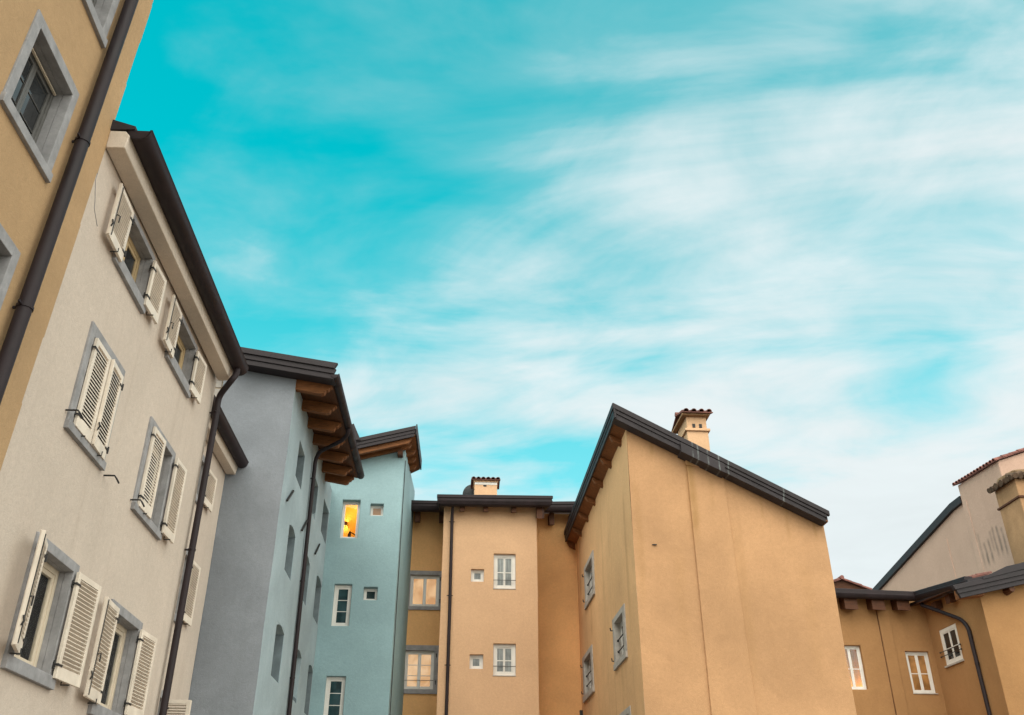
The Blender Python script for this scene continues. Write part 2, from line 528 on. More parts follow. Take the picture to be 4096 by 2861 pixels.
    def tiles(self, org, along, up, pitch=0.2, r=0.085, th=0.018, jitter=0.012):
        """barrel tiles lying on a slope: rows of half pipes running up from the eave"""
        org, along, up = Vector(org), Vector(along), Vector(up)
        L = along.length
        a = along.normalized()
        nrm = a.cross(up).normalized()
        if nrm.z < 0:
            nrm = -nrm
        n = max(1, int(L / pitch))
        for i in range(n):
            c = org + a * ((i + 0.5) * L / n)
            j = random.uniform(-jitter, jitter)
            ln = max(1, int(up.length / 0.38))
            for k in range(ln):
                s = c + up * (k / ln) + up.normalized() * (j if k == 0 else 0) + nrm * (0.012 * (k % 2))
                e = c + up * ((k + 1.12) / ln)
                ra, rb = r, r * 0.82
                ring = []
                for p, q in ((s, ra), (e, rb)):
                    outer = [p + a * (q * math.cos(t)) + nrm * (q * math.sin(t)) for t in (math.pi * m / 6 for m in range(7))]
                    inner = [p + a * ((q - th) * math.cos(t)) + nrm * ((q - th) * math.sin(t)) for t in (math.pi * (6 - m) / 6 for m in range(7))]
                    ring.append([self.v(x) for x in outer + inner])
                A, C = ring
                m = len(A)
                for x in range(m):
                    self.bm.faces.new((A[x], A[(x + 1) % m], C[(x + 1) % m], C[x]))
                self.bm.faces.new(A[::-1])
                self.bm.faces.new(C)
        # the trough tiles between: a thin bed
        q = [org - nrm * 0.01, org + along - nrm * 0.01, org + along + up - nrm * 0.01, org + up - nrm * 0.01]
        self.hexa([x - nrm * 0.03 for x in q] + q)
        return self

    def wobble(self, amp, f=0.55):
        """hand-made plaster: push the sheet about by a centimetre or so"""
        for v in self.bm.verts:
            if v.co.z > -CAMZ + 0.01:
                n = noise.noise_vector(v.co * f)
                v.co.x += n.x * amp
                v.co.y += n.y * amp
        return self

    def build(self, name, mat, parent, label=None, bevel=0.0, smooth=False, shear=None, kind=None):
        bm = self.bm
        bmesh.ops.recalc_face_normals(bm, faces=bm.faces)
        off = Vector(root_of(parent).location) if parent else Vector((0, 0, 0))
        for v in bm.verts:
            if shear:
                v.co.y += shear[0] * (v.co.z - shear[1])
            v.co.z += CAMZ
            v.co -= off
        me = bpy.data.meshes.new(name)
        bm.to_mesh(me)
        bm.free()
        me.materials.append(M[mat] if isinstance(mat, str) else mat)
        if smooth:
            me.polygons.foreach_set('use_smooth', [True] * len(me.polygons))
            if hasattr(me, 'set_sharp_from_angle'):
                me.set_sharp_from_angle(angle=R(40))
        o = bpy.data.objects.new(name, me)
        COL.objects.link(o)
        if parent:
            o.parent = parent
        if label:
            o['label'] = label
        if kind:
            o['kind'] = kind
        if bevel:
            md = o.modifiers.new('bevel', 'BEVEL')
            md.width = bevel
            md.segments = 2
            md.limit_method = 'ANGLE'
            md.angle_limit = R(48)
        return o


def shutter(parent, hinge, ang, w_, z0, z1, hook=True, rod=False, folded=True):
    """louvred shutter leaf; hinge = (x, y); ang = direction of the leaf from its hinge (degrees from +x towards +y)"""
    ang += random.uniform(-1.2, 1.2)
    fr = Fr(hinge, (math.cos(R(ang)), math.sin(R(ang))), (-math.sin(R(ang)), math.cos(R(ang))))
    t = 0.022
    st, tr, br = 0.075, 0.075, 0.15
    f = B()
    f.fbox(fr, 0, st, z0, z1, -t, t)
    f.fbox(fr, w_ - st, w_, z0, z1, -t, t)
    f.fbox(fr, st, w_ - st, z1 - tr, z1, -t * 0.92, t * 0.92)
    f.fbox(fr, st, w_ - st, z0, z0 + br, -t * 0.92, t * 0.92)
    # raised lip along the closing edge
    f.fbox(fr, w_, w_ + 0.012, z0 + 0.005, z1 - 0.005, -t * 0.5, t * 1.6)
    o = f.build('shutter', 'shutter', parent, bevel=0.004)
    a, b = z0 + br, z1 - tr
    n = max(8, int((b - a) / 0.049))
    s = B()
    sgn = 1 if fr.N.x * 1 > 0 else -1
    for i in range(n):
        zc = a + (i + 0.5) * (b - a) / n
        h, th, dp = (0.0100 if folded else 0.0225), 0.0045, (0.018 if folded else 0.0125) * (1 if (fr.N.x > 0) != folded else -1)
        pr = [fr(st - 0.004, zc + sg * h + q, sg2 * dp) for sg, sg2, q in ((1, -1, th), (-1, 1, th), (-1, 1, -th), (1, -1, -th))]
        s.prism(pr, fr.U * (w_ - 2 * st + 0.008))
    s.build('louvre', 'shutter', o)
    for zz_ in (z0 + 0.16, z1 - 0.16):
        k = B()
        k.fbox(fr, -0.03, 0.10, zz_ - 0.014, zz_ + 0.014, t, t + 0.008)
        k.tube([fr(-0.012, zz_ - 0.05, t + 0.01), fr(-0.012, zz_ + 0.05, t + 0.01)], 0.014, 8)
        k.fbox(fr, -0.03, 0.10, zz_ - 0.014, zz_ + 0.014, -t - 0.008, -t)
        k.fbox(fr, -0.035, -0.025, zz_ - 0.014, zz_ + 0.014, -t - 0.008, t + 0.008)
        k.build('hinge', 'iron', o)
    if rod:
        k = B()
        for sd_ in (t + 0.014,):
            k.tube([fr(w_ - 0.05, z0 + 0.03, sd_), fr(w_ - 0.05, z1 - 0.03, sd_)], 0.007, 6)
            zm = z0 + 0.42 * (z1 - z0)
            k.tube([fr(w_ - 0.05, zm, sd_ + 0.01), fr(w_ - 0.11, zm + 0.02, sd_ + 0.03), fr(w_ - 0.11, zm - 0.09, sd_ + 0.03)], 0.010, 6)
        k.build('bolt_rod', 'iron', o)
    if hook:
        k = B()
        zm = z0 + 0.2 * (z1 - z0)
        k.tube([fr(w_ + 0.02, zm - 0.05, 0.03), fr(w_ + 0.025, zm, 0.05), fr(w_ + 0.02, zm + 0.06, 0.03)], 0.012, 6)
        k.build('catch', 'iron', o)
        k = B()
        k.tube([fr(w_ * 0.45, z0 - 0.03, -0.06), fr(w_ * 0.45, z0 - 0.03, 0.05), fr(w_ * 0.45, z0 + 0.03, 0.05)], 0.010, 6)
        k.build('stay', 'iron', o)
    return o


def window(parent, fr, u0, u1, v0, v1, dep, cols=2, rows=1, fw=0.06, sw=0.045, frame='white', pane='dark_pane', muntin=0.022,
           bay=True, shear=None, splits=None):
    """frame with sashes set back in its opening; pane(s) behind, as sub-parts"""
    d0 = -dep
    f = B()
    e = 0.035                                   # frame runs a little into the reveal
    f.fbox(fr, u0 - e, u0 + fw, v0 - e, v1 + e, d0 - 0.07, d0)
    f.fbox(fr, u1 - fw, u1 + e, v0 - e, v1 + e, d0 - 0.07, d0)
    f.fbox(fr, u0 + fw, u1 - fw, v1 - fw, v1 + e, d0 - 0.068, d0 - 0.002)
    f.fbox(fr, u0 + fw, u1 - fw, v0 - e, v0 + fw, d0 - 0.068, d0 - 0.002)
    a, b, c, d = u0 + fw, u1 - fw, v0 + fw, v1 - fw
    panes = []
    wcol = (b - a) / cols
    for i in range(cols):
        p, q = a + i * wcol, a + (i + 1) * wcol
        s0, s1 = -0.055 + d0, -0.012 + d0
        f.fbox(fr, p + 0.002, p + sw, c, d, s0, s1)
        f.fbox(fr, q - sw, q - 0.002, c, d, s0, s1)
        f.fbox(fr, p + sw, q - sw, d - sw, d - 0.002, s0, s1 - 0.002)
        f.fbox(fr, p + sw, q - sw, c + 0.002, c + sw, s0, s1 - 0.002)
        for j in range(1, rows):
            zc = c + sw + (d - c - 2 * sw) * (splits[j - 1] if splits else j / rows)
            f.fbox(fr, p + sw, q - sw, zc - muntin / 2, zc + muntin / 2, s0 + 0.006, s1 - 0.008)
        panes.append((p + sw - 0.006, q - sw + 0.006, c + sw - 0.006, d - sw + 0.006))
    o = f.build('window', frame, parent, bevel=0.004, shear=shear)
    for (p, q, r_, s_) in panes:
        g = B()
        y = d0 - 0.035
        g.fbox(fr, p, q, r_, s_, y - 0.003, y + 0.003)
        g.build('pane', pane, o, shear=shear)
    return o


def surround(o, fr, O, H, mat='stone', proud=0.03, shear=None, hooks=False):
    """stone jambs and lintel (one piece) and a sill, round the hole H inside the outline O"""
    s = B()
    s.fbox(fr, O[0], H[0], O[2] + 0.0, O[3], -0.10, proud)
    s.fbox(fr, H[1], O[1], O[2] + 0.0, O[3], -0.10, proud)
    s.fbox(fr, H[0], H[1], H[3], O[3], -0.10, proud + 0.002)
    for k in s.bm.verts:
        pass
    s.build('surround', mat, o, bevel=0.008, shear=shear)
    s = B()
    s.fbox(fr, O[0] - 0.01, O[1] + 0.01, O[2] - 0.003, H[2], -0.14, proud + 0.03)
    s.build('sill', mat, o, bevel=0.008, shear=shear)
    if hooks:
        for u in ((O[0] + H[0]) / 2, (O[1] + H[1]) / 2):
            for zz_ in (H[2] + 0.17 * (H[3] - H[2]), H[3] - 0.13 * (H[3] - H[2])):
                B().tube([fr(u, zz_ - 0.07, proud + 0.012), fr(u, zz_ + 0.07, proud + 0.012)], [0.010, 0.022], 6).build('hinge_pin', 'iron', o, shear=shear)


def lining(o, fr, H, dep, mat='stone', shear=None):
    """stone lining of the reveal"""
    s = B()
    q, g_ = 0.0015, 0.028
    s.fbox(fr, H[0] - g_, H[0] + q, H[2], H[3], -dep + 0.003, -0.1)
    s.fbox(fr, H[1] - q, H[1] + g_, H[2], H[3], -dep + 0.003, -0.1)
    s.fbox(fr, H[0] + q, H[1] - q, H[3] - q, H[3] + g_, -dep + 0.003, -0.1)
    s.fbox(fr, H[0] + q, H[1] - q, H[2] - g_, H[2] + q, -dep + 0.003, -0.14)
    s.build('lining', mat, o, shear=shear)


def rail(o, pts, r=0.011, mat='iron', balls=False, name='guard_rail'):
    for a, b in pts:
        k = B()
        k.tube([a, b], r, 8)
        if balls:
            for p in (a, b):
                p = Vector(p)
                m_ = Matrix.Translation(p)
                bmesh.ops.create_uvsphere(k.bm, u_segments=8, v_segments=6, radius=r * 2.4, matrix=m_)
        k.build(name, mat, o, smooth=True)


HALF = [(0.115 * math.cos(math.pi + math.pi * i / 10), 0.115 * math.sin(math.pi + math.pi * i / 10)) for i in range(11)]
INNER = [(0.10 * math.cos(2 * math.pi - math.pi * i / 10), 0.10 * math.sin(2 * math.pi - math.pi * i / 10)) for i in range(11)]


def half_round(k=1.0, lip=0.02):
    """trough profile: outside half circle, a rolled lip, back up the inside"""
    p = [(-0.125 * k, lip)] + [(a * k, b * k) for a, b in HALF] + [(0.125 * k, lip)] + [(0.102 * k, lip)] + [(a * k, b * k) for a, b in INNER] + [(-0.102 * k, lip)]
    return p


def gutter(parent, path, k=1.0, mat='gutter', name='gutter', brackets=0):
    b = B()
    b.sweep(path, half_round(k))
    for P, Q in ((path[0], path[1]), (path[-1], path[-2])):
        P, d = Vector(P), (Vector(Q) - Vector(P)).normalized()
        s_ = Vector((d.y, -d.x, 0)).normalized()
        b.prism([P + s_ * (a * k * 0.98) + Vector((0, 0, c * k * 0.98)) for a, c in HALF], d * 0.012)
    o = b.build(name, mat, parent, smooth=True)
    if brackets:
        P, Q = Vector(path[0]), Vector(path[-1])
        c = B()
        for i in range(brackets):
            f = (i + 0.5) / brackets
            p = P.lerp(Q, f)
            d = (Q - P).normalized()
            c.sweep([p - d * 0.012, p + d * 0.012], [(a * 1.05 * k, b_ * 1.05 * k - 0.001) for a, b_ in HALF] + [(0.113 * k, 0.0), ] + [(a * 1.15 * k, b_ * 1.15 * k) for a, b_ in INNER] + [(-0.113 * k, 0.0)])
        c.build('bracket', mat, o, smooth=True)
    return o


def pipe(parent, path, r, clamps=(), fr_n=(1, 0), mat='gutter', name='downpipe', rr=0.22, joints=()):
    o = B().tube(path, r, 14, rr).build(name, mat, parent, smooth=True)
    if clamps:
        for c in clamps:
            k = B()
            c = Vector(c)
            k.tube([c - Vector((0, 0, 0.018)), c + Vector((0, 0, 0.018))], r * 1.13, 14)
            n = Vector((*fr_n, 0))
            k.bar(c, c - n * (r + 0.08), 0.02, 0.03)
            s = Vector((-fr_n[1], fr_n[0], 0))
            k.bar(c - s * (r * 1.9), c + s * (r * 1.9), 0.02, 0.025)
            k.build('clamp', mat, o, smooth=True)
    return o


# ================================================================== ground
g = B()
g.poly([Vector(p) for p in ((-3000, -3000, -CAMZ), (3000, -3000, -CAMZ), (3000, 3000, -CAMZ), (-3000, 3000, -CAMZ))])
gr = g.build('ground', 'paving', None)
gr['kind'] = 'structure'

LV = [i * 0.9 - 0.7 for i in range(22)]          # joints up the walls, so that plaster edges can waver

# ================================================================== the tall ochre house at the left
TS = (0.06, 8.0)                                  # it leans away a little as it rises
L = Fr((-5, 0), (0, 1), (1, 0))
tall = thing('tall_house', 'tall tan house with stone framed windows and thick brown downpipe, rising above its cream neighbour', 'house', (-5, 2.0, -CAMZ))
TW = [((7.63, 8.98, 7.19, 8.72), (7.78, 8.84, 7.32, 8.56)),
      ((7.74, 9.12, 9.80, 11.38), (7.89, 8.97, 9.95, 11.22)),
      ((7.60, 8.965, 4.52, 6.09), (7.74, 8.82, 4.66, 5.94))]
b = B()
b.wall(L, -7, 10.06, [(-7, 15.5), (10.06, 15.5)], [grow(H, 0.26) for O, H in TW], levels=LV)
E_ = Fr((-5, 10.06), (-1, 0), (0, 1))
b.wall(E_, 0, 9, [(0, 15.5), (9, 15.5)], levels=LV)
b.wall(Fr((-5, -7), (-1, 0), (0, -1)), 0, 9, [(0, 15.5), (9, 15.5)], levels=LV)
b.wall(Fr((-14, 0), (0, 1), (-1, 0)), -7, 10.06, [(-7, 15.5), (10.06, 15.5)], levels=LV)
b.build('wall', 'tall', tall, bevel=0.03, shear=TS)
b = B()
b.prism([Vector((-4.4, -7.3, 15.35)), Vector((-9.5, -7.3, 17.6)), Vector((-14.6, -7.3, 15.35)), Vector((-14.6, -7.3, 15.15)), Vector((-9.5, -7.3, 17.4)), Vector((-4.4, -7.3, 15.15))], (0, 17.9, 0))
b.build('roof', 'tile', tall, shear=TS)
for O, H in TW:
    o = window(tall, L, H[0], H[1], H[2], H[3], 0.20, cols=2, rows=3, fw=0.05, sw=0.05, frame=plain('grey_paint', (0.10, 0.095, 0.09), 0.5, 0.4), pane='dark_pane', muntin=0.012, shear=TS)
    surround(o, L, O, H, proud=0.025, shear=TS)
    lining(o, L, H, 0.20, shear=TS)
    k = B()
    k.fbox(L, H[0] + 0.02, H[1] - 0.02, H[3] - 0.05, H[3] - 0.025, -0.19, -0.165)
    k.build('blind_track', 'cream_wood', o, shear=TS)
pipe(tall, [(-4.87, 8.62, -CAMZ), (-4.87, 9.03, 5.0), (-4.87, 9.40, 11.0), (-4.87, 9.70, 15.2)], 0.085, [(-4.87, 9.06, 5.5), (-4.87, 9.22, 8.1), (-4.87, 9.41, 11.2)], rr=0.0)
B().box(-5.03, -4.965, 10.10, 10.15, 9.18, 9.30).build('bracket', 'iron', tall)

# ================================================================== the cream house
cream = thing('cream_house', 'cream plastered house with louvred shutters, heavy white cornice and round brown gutter', 'house', (-5, 13.7, -CAMZ))
C1 = (11.06, 12.52)
C2 = (14.00, 15.57)
CW = [((*C1, 1.97, 3.56), (11.25, 12.36, 2.12, 3.43)), ((*C2, 1.89, 3.50), (14.18, 15.42, 2.05, 3.36)),
      ((*C1, 4.94, 6.54), (11.22, 12.38, 5.06, 6.38)), ((*C2, 4.90, 6.50), (14.14, 15.40, 5.02, 6.38)),
      ((11.18, 12.66, 7.65, 8.72), (11.32, 12.55, 7.82, 8.62)), ((14.08, 15.65, 7.66, 8.74), (14.24, 15.54, 7.84, 8.64))]
b = B()
b.wall(Fr((-5.014, 0), (0, 1), (1, 0)), 9.2, 17.35, [(9.2, 8.9), (17.35, 9.05)], [grow(H, 0.24) for O, H in CW], levels=LV)
b.wall(Fr((-5.014, 17.35), (-1, 0), (0, 1)), 0, 7, [(0, 9.05), (7, 9.05)], levels=LV)
b.wall(Fr((-12, 0), (0, 1), (-1, 0)), 10.062, 17.35, [(10.062, 9.0), (17.35, 9.0)])
b.wobble(0.008)
b.build('wall', 'cream', cream, bevel=0.02)
# cornice: soffit board and fascia
b = B()
b.prism([Vector((-5.0, 10.09, 8.79)), Vector((-4.74, 10.09, 8.80)), Vector((-4.715, 10.09, 9.02)), Vector((-4.78, 10.09, 9.10)), Vector((-5.0, 10.09, 9.10))], (0.05, 7.12, 0.05))
b.build('cornice', 'cornice', cream, bevel=0.012)
gutter(cream, [(-4.60, 10.10, 9.13), (-4.55, 17.30, 9.18)], 1.42)
b = B()
b.prism([Vector((-4.66, 10.08, 9.135)), Vector((-4.66, 10.08, 9.19)), Vector((-11, 10.08, 11.2)), Vector((-11, 10.08, 11.1)), Vector((-5.02, 10.08, 9.11))], (0.04, 7.2, 0.04))
b.build('roof', 'flash', cream)
pipe(cream, [(-4.545, 17.02, 9.10), (-4.545, 17.02, 8.90), (-4.60, 16.98, 8.76), (-4.88, 17.24, 8.50), (-4.88, 17.27, 7.9), (-4.88, 17.22, 4.6), (-4.88, 17.18, -CAMZ)], 0.064,
     [(-4.88, 17.265, 8.13), (-4.88, 17.23, 5.25)], rr=0.14)
SH = []
for i, (O, H) in enumerate(CW):
    fl = i // 2
    fr_mat = 'bare_wood' if fl == 2 else 'cream_wood'
    o = window(cream, L, H[0], H[1], H[2], H[3], 0.17, cols=2, rows=1, fw=0.07, sw=0.06, frame=fr_mat,
               pane='glass' if fl == 0 else 'dark_pane')
    surround(o, L, O, H, proud=0.02)
    lining(o, L, H, 0.17)
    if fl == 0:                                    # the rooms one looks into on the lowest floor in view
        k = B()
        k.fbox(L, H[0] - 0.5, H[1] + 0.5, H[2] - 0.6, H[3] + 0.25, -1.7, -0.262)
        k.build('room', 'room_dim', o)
    if fl == 1 and i % 2 == 0:                     # both leaves shut, the far one not quite
        SH.append(shutter(cream, (-4.955, H[0] + 0.0), 90, 0.58, H[2] - 0.02, H[3] - 0.01, folded=False))
        SH.append(shutter(cream, (-4.955, H[1] + 0.0), -86.5, 0.555, H[2] - 0.02, H[3] - 0.01, folded=False))
    elif fl == 1:                                  # near leaf shut, far leaf folded back
        SH.append(shutter(cream, (-4.955, H[0]), 90, 0.62, H[2] - 0.02, H[3], folded=False))
        SH.append(shutter(cream, (-4.925, H[1] + 0.07), 88, 0.60, H[2] - 0.02, H[3] + 0.01))
    elif fl == 2:
        SH.append(shutter(cream, (-4.93, H[0] - 0.02), -87, 0.68 if i == 4 else 0.64, H[2] - 0.13, H[3] - 0.03, rod=True))
        SH.append(shutter(cream, (-4.935, H[1] - 0.03), 88, 0.60, H[2] - 0.08, H[3] - 0.04))
    elif i == 0:                                   # near leaf standing out from the wall
        SH.append(shutter(cream, (-4.93, H[0] - 0.02), -73, 0.60, H[2] + 0.02, H[3] + 0.02, rod=True))
        SH.append(shutter(cream, (-4.93, H[1] + 0.02), 87, 0.74, H[2] - 0.03, H[3] + 0.01))
    else:
        SH.append(shutter(cream, (-4.92, H[0] - 0.06), -87, 0.72, H[2] - 0.02, H[3] + 0.02, rod=True))
        SH.append(shutter(cream, (-4.93, H[1] - 0.04), 87, 0.70, H[2] + 0.02, H[3]))
# iron shutter stays left on the wall
for (y, z) in ((11.0, 5.16), (12.68, 4.93), (13.92, 5.02)):
    k = B()
    k.tube([(-5.02, y, z), (-4.86, y, z), (-4.84, y + 0.05, z - 0.03), (-4.84, y + 0.16, z - 0.05)], 0.013, 6)
    k.build('shutter_stay', 'iron', cream)
# a crack in the plaster under the cornice: a thin filled groove
k = B()
ck = [(10.10, 8.70), (10.09, 8.2), (10.24, 7.95), (10.27, 7.86), (10.36, 7.80), (10.49, 7.72)]
for p, q in zip(ck, ck[1:]):
    k.bar((-5.010, p[0], p[1]), (-5.010, q[0], q[1]), 0.005, 0.012, up=(1, 0, 0))
k.build('plaster_crack', 'stone', cream)

# plant behind the glass of the nearest window
pl = thing('potted_plant', 'dark green house plant behind the glass of the lowest cream house window', 'plant', (-5.42, 11.62, 2.06))
B().tube([(-5.42, 11.62, 2.06), (-5.42, 11.62, 2.22)], [0.07, 0.10], 14).build('pot', 'clay', pl, smooth=True)
k = B()
for i in range(90):
    a, e = random.uniform(0, 6.28), random.uniform(0.15, 1.45)
    l_ = random.uniform(0.18, 0.62)
    d = Vector((math.cos(a) * math.cos(e), math.sin(a) * math.cos(e), math.sin(e)))
    c = Vector((-5.42, 11.62, 2.2)) + d * l_
    if c.x > -5.27 or c.x < -6.5:
        continue
    s = d.orthogonal().normalized() * 0.022
    k.poly([c - s, c + d * 0.07, c + s, c - d * 0.06])
k.build('foliage', 'leaf', pl)

# ================================================================== the lower cream house
low = thing('low_cream_house', 'lower cream house set back behind the round downpipe, under its own short gutter', 'house', (-5.55, 19.3, -CAMZ))
L2 = Fr((-5.55, 0), (0, 1), (1, 0))
LH = [(18.35, 19.46, 7.05, 7.85), (18.35, 19.46, 4.50, 5.74), (18.35, 19.46, 1.6, 2.9)]
b = B()
b.wall(L2, 17.352, 21.28, [(17.352, 8.55), (21.28, 8.6)], [grow(h, 0.24, 0.015) for h in LH], levels=LV)
b.wall(Fr((-9, 0), (0, 1), (-1, 0)), 17.352, 21.28, [(17.352, 8.5), (21.28, 8.5)])
b.wobble(0.008)
b.build('wall', 'cream', low)
b = B()
b.prism([Vector((-5.55, 17.37, 8.33)), Vector((-5.33, 17.37, 8.33)), Vector((-5.30, 17.37, 8.55)), Vector((-5.36, 17.37, 8.62)), Vector((-5.55, 17.37, 8.62))], (0.03, 3.90, 0.04))
b.build('cornice', 'cornice', low, bevel=0.012)
gutter(low, [(-5.20, 17.38, 8.63), (-5.17, 21.24, 8.67)], 1.25)
b = B()
b.prism([Vector((-5.24, 17.36, 8.66)), Vector((-5.24, 17.36, 8.71)), Vector((-9, 17.36, 9.6)), Vector((-9, 17.36, 9.5)), Vector((-5.56, 17.36, 8.63))], (0, 3.9, 0.03))
b.build('roof', 'flash', low)
for h in LH:
    o = window(low, L2, *h, 0.17, cols=2, frame='cream_wood')
    surround(o, L2, (h[0] - 0.16, h[1] + 0.02, h[2] - 0.15, h[3] + 0.14), h, proud=0.02)
shutter(low, (-5.49, 19.52), 87, 0.72, 7.04, 7.84)
shutter(low, (-5.49, 19.50), 87, 0.66, 4.48, 5.74)
shutter(low, (-5.52, 19.44), 3, 0.50, 1.6, 2.90)

# ================================================================== the mustard house glimpsed behind
mus = thing('mustard_house', 'sliver of a mustard house between the cream gutter and the grey blue wall', 'house', (-7.5, 21.45, -CAMZ))
b = B()
b.wall(Fr((0, 21.42), (1, 0), (0, -1)), -9, -6.0, [(-9, 11.3), (-6.0, 11.25)], levels=LV)
b.wall(Fr((-6.0, 0), (0, 1), (1, 0)), 21.42, 24, [(21.42, 11.25), (24, 11.25)], levels=LV)
b.wall(Fr((-9.0, 0), (0, 1), (-1, 0)), 21.42, 24, [(21.42, 11.3), (24, 11.3)], levels=LV)
b.build('wall', 'mustard', mus)
B().hexa([Vector(p) for p in ((-9.3, 21.2, 11.3), (-6.02, 21.2, 11.25), (-6.02, 24.2, 11.7), (-9.3, 24.2, 11.75), (-9.3, 21.2, 11.4), (-6.02, 21.2, 11.35), (-6.02, 24.2, 11.8), (-9.3, 24.2, 11.85))]).build('roof', 'tile', mus)
k = B()
for i in range(16):
    k.box(-6.2 - 0.12 * (i % 2), -6.035, 21.395, 21.42, 6.0 + i * 0.32, 6.29 + i * 0.32)
k.build('quoin', 'stone_pale', mus)

# ================================================================== the grey-blue house with timber eaves
bh = thing('grey_blue_house', 'grey blue house with deep arched window recesses under a timber raftered eave', 'house', (-4.6, 25.5, -CAMZ))
BF = Fr((0, 21.3), (1, 0), (0, -1))
BS = Fr((-4.15, 0), (0, 1), (1, 0))
BHOLES = [(22.88, 24.0, 9.03, 10.05, 0.34), (25.87, 26.98, 9.2, 10.28, 0.34), (28.42, 29.86, 9.36, 10.46, 0.34),
          (22.93, 24.02, 6.54, 7.80, 0.34, 0.10), (25.95, 27.05, 6.64, 7.95, 0.34, 0.10), (28.6, 29.9, 6.73, 8.08, 0.34, 0.10),
          (22.92, 24.05, 3.99, 5.27, 0.34, 0.10), (26.13, 27.27, 4.0, 5.32, 0.34, 0.10), (28.9, 29.95, 4.0, 5.42, 0.34, 0.10),
          (22.92, 24.05, 1.0, 2.3, 0.34, 0.10), (26.13, 27.27, 1.0, 2.3, 0.34, 0.10)]
b = B()
b.wall(BF, -5.99, -4.15, [(-5.99, 11.34), (-4.15, 11.05)], levels=LV)
b.wall(Fr((-5.99, 0), (0, 1), (-1, 0)), 21.3, 29.98, [(21.3, 11.34), (29.98, 11.4)], levels=LV)
b.wobble(0.02)
b.build('gable_wall', 'blue_grey', bh)
b = B()
b.wall(BS, 21.3, 29.99, [(21.3, 11.05), (29.99, 11.35)], BHOLES, levels=LV)
b.wobble(0.02)
b.build('side_wall', 'blue', bh, bevel=0.015)
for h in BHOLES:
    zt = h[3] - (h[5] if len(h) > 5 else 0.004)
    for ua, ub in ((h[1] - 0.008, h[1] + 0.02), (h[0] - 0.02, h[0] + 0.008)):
        B().fbox(BS, ua, ub, h[2] + 0.004, zt, -0.335, -0.012).build('reveal', 'recess_shade', bh)
    window(bh, BS, *h[:4], 0.34, cols=1 if h[2] > 9 else 2, rows=2, frame='white', pane='dark_pane')
# roof sheet: boards below, metal on top
nb, fb = 20.95, 28.25
def eave_pts(z):
    return [Vector((-3.20, nb, 10.93 + z)), Vector((-3.10, fb, 11.10 + z)), Vector((-6.05, fb, 11.60 + z)), Vector((-6.05, nb, 11.385 + z))]
B().hexa(eave_pts(0) + eave_pts(0.03)).build('soffit', 'shaded_timber_y', bh)
B().hexa(eave_pts(0.034) + eave_pts(0.30)).build('roof', 'flash', bh)
k = B()                                            # stepped verge flashing on the gable end
for i, (za, zb_, yy) in enumerate(((-0.02, 0.12, 20.93), (0.124, 0.26, 20.90), (0.264, 0.42, 20.86))):
    k.prism([Vector((-3.14, yy, 10.92 + za)), Vector((-6.05, yy, 11.375 + za)), Vector((-6.05, yy, 11.375 + zb_)), Vector((-3.12 + 0.03 * i, yy, 10.92 + zb_))], (0, 0.38 if i == 0 else 0.05 + 0.03 * i, 0))
k.build('verge_flashing', 'flash', bh, bevel=0.008)
for y in (21.35, 22.55, 23.75, 24.95, 26.12, 27.25, 28.08):
    zc = 10.93 + (y - nb) / (fb - nb) * 0.17
    zw = zc + 0.155 * 1.0
    k = B()
    k.prism([Vector((-4.3, y, zw + 0.02)), Vector((-3.22, y, zc - 0.003)), Vector((-3.22, y, zc - 0.06)), Vector((-3.27, y, zc - 0.075)), Vector((-3.31, y, zc - 0.14)),
             Vector((-3.36, y, zc - 0.15)), Vector((-3.40, y, zc - 0.24)), Vector((-3.48, y, zc - 0.26)), Vector((-4.3, y, zw - 0.27))], (0, 0.16, 0))
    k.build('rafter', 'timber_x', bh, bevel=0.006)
gutter(bh, [(-3.12, 20.92, 11.04), (-3.02, 28.28, 11.19)], 0.95, brackets=7)
pipe(bh, [(-3.05, 24.15, 11.0), (-3.07, 24.25, 10.86), (-3.22, 24.45, 10.76), (-3.95, 25.1, 10.66), (-4.06, 25.25, 10.45), (-4.07, 25.5, 6.9), (-4.07, 25.72, 2.5), (-4.07, 25.8, -CAMZ)], 0.058,
     [(-4.07, 25.3, 9.9), (-4.07, 25.5, 6.95), (-4.07, 25.63, 4.4)], rr=0.2)
for (y, z) in ((22.3, 8.25), (25.0, 8.38), (27.87, 8.6)):
    k = B()
    k.bar((-4.11, y - 0.34, z - 0.26), (-4.11, y + 0.34, z + 0.26), 0.045, 0.045, up=(1, 0, 0))
    k.build('wall_tie', 'iron', bh)

# ================================================================== the turquoise wing behind it
tq = thing('turquoise_house', 'turquoise house wing with one glowing orange window and timber eave', 'house', (-3, 30.0, -CAMZ))
QF = Fr((0, 30.0), (1, 0), (0, -1))
QH = {'lit': (-3.75, -3.15, 9.66, 11.0, 0.2), 'mid': (-3.75, -3.18, 6.76, 8.10, 0.2), 'bot': (-3.73, -3.13, 3.9, 5.22, 0.2),
      's1': (-2.80, -2.35, 10.46, 10.88, 0.2), 's2': (-2.80, -2.35, 7.60, 8.02, 0.2)}
b = B()
b.wall(QF, -6, -1.745, [(-6, 11.85), (-1.745, 12.95)], list(QH.values()), levels=LV)
QR = Fr((-1.745, 30.0), (0.055, 1), (1, -0.055))
b.wall(QR, 0.0, 4.3, [(0.0, 12.95), (4.3, 13.0)], levels=LV)
b.wall(Fr((-6, 0), (0, 1), (-1, 0)), 30, 34.3, [(30, 11.8), (34.3, 11.8)], levels=LV)
b.wobble(0.014)
b.build('wall', 'turquoise', tq, bevel=0.05)
def rk(x, y):                                     # underside of the rising roof
    return 12.66 + 0.272 * (x + 3.4) - 0.05
R0 = [(-4.1, 29.32), (-1.375, 29.32), (-1.275, 32.5), (-4.1, 34.2)]
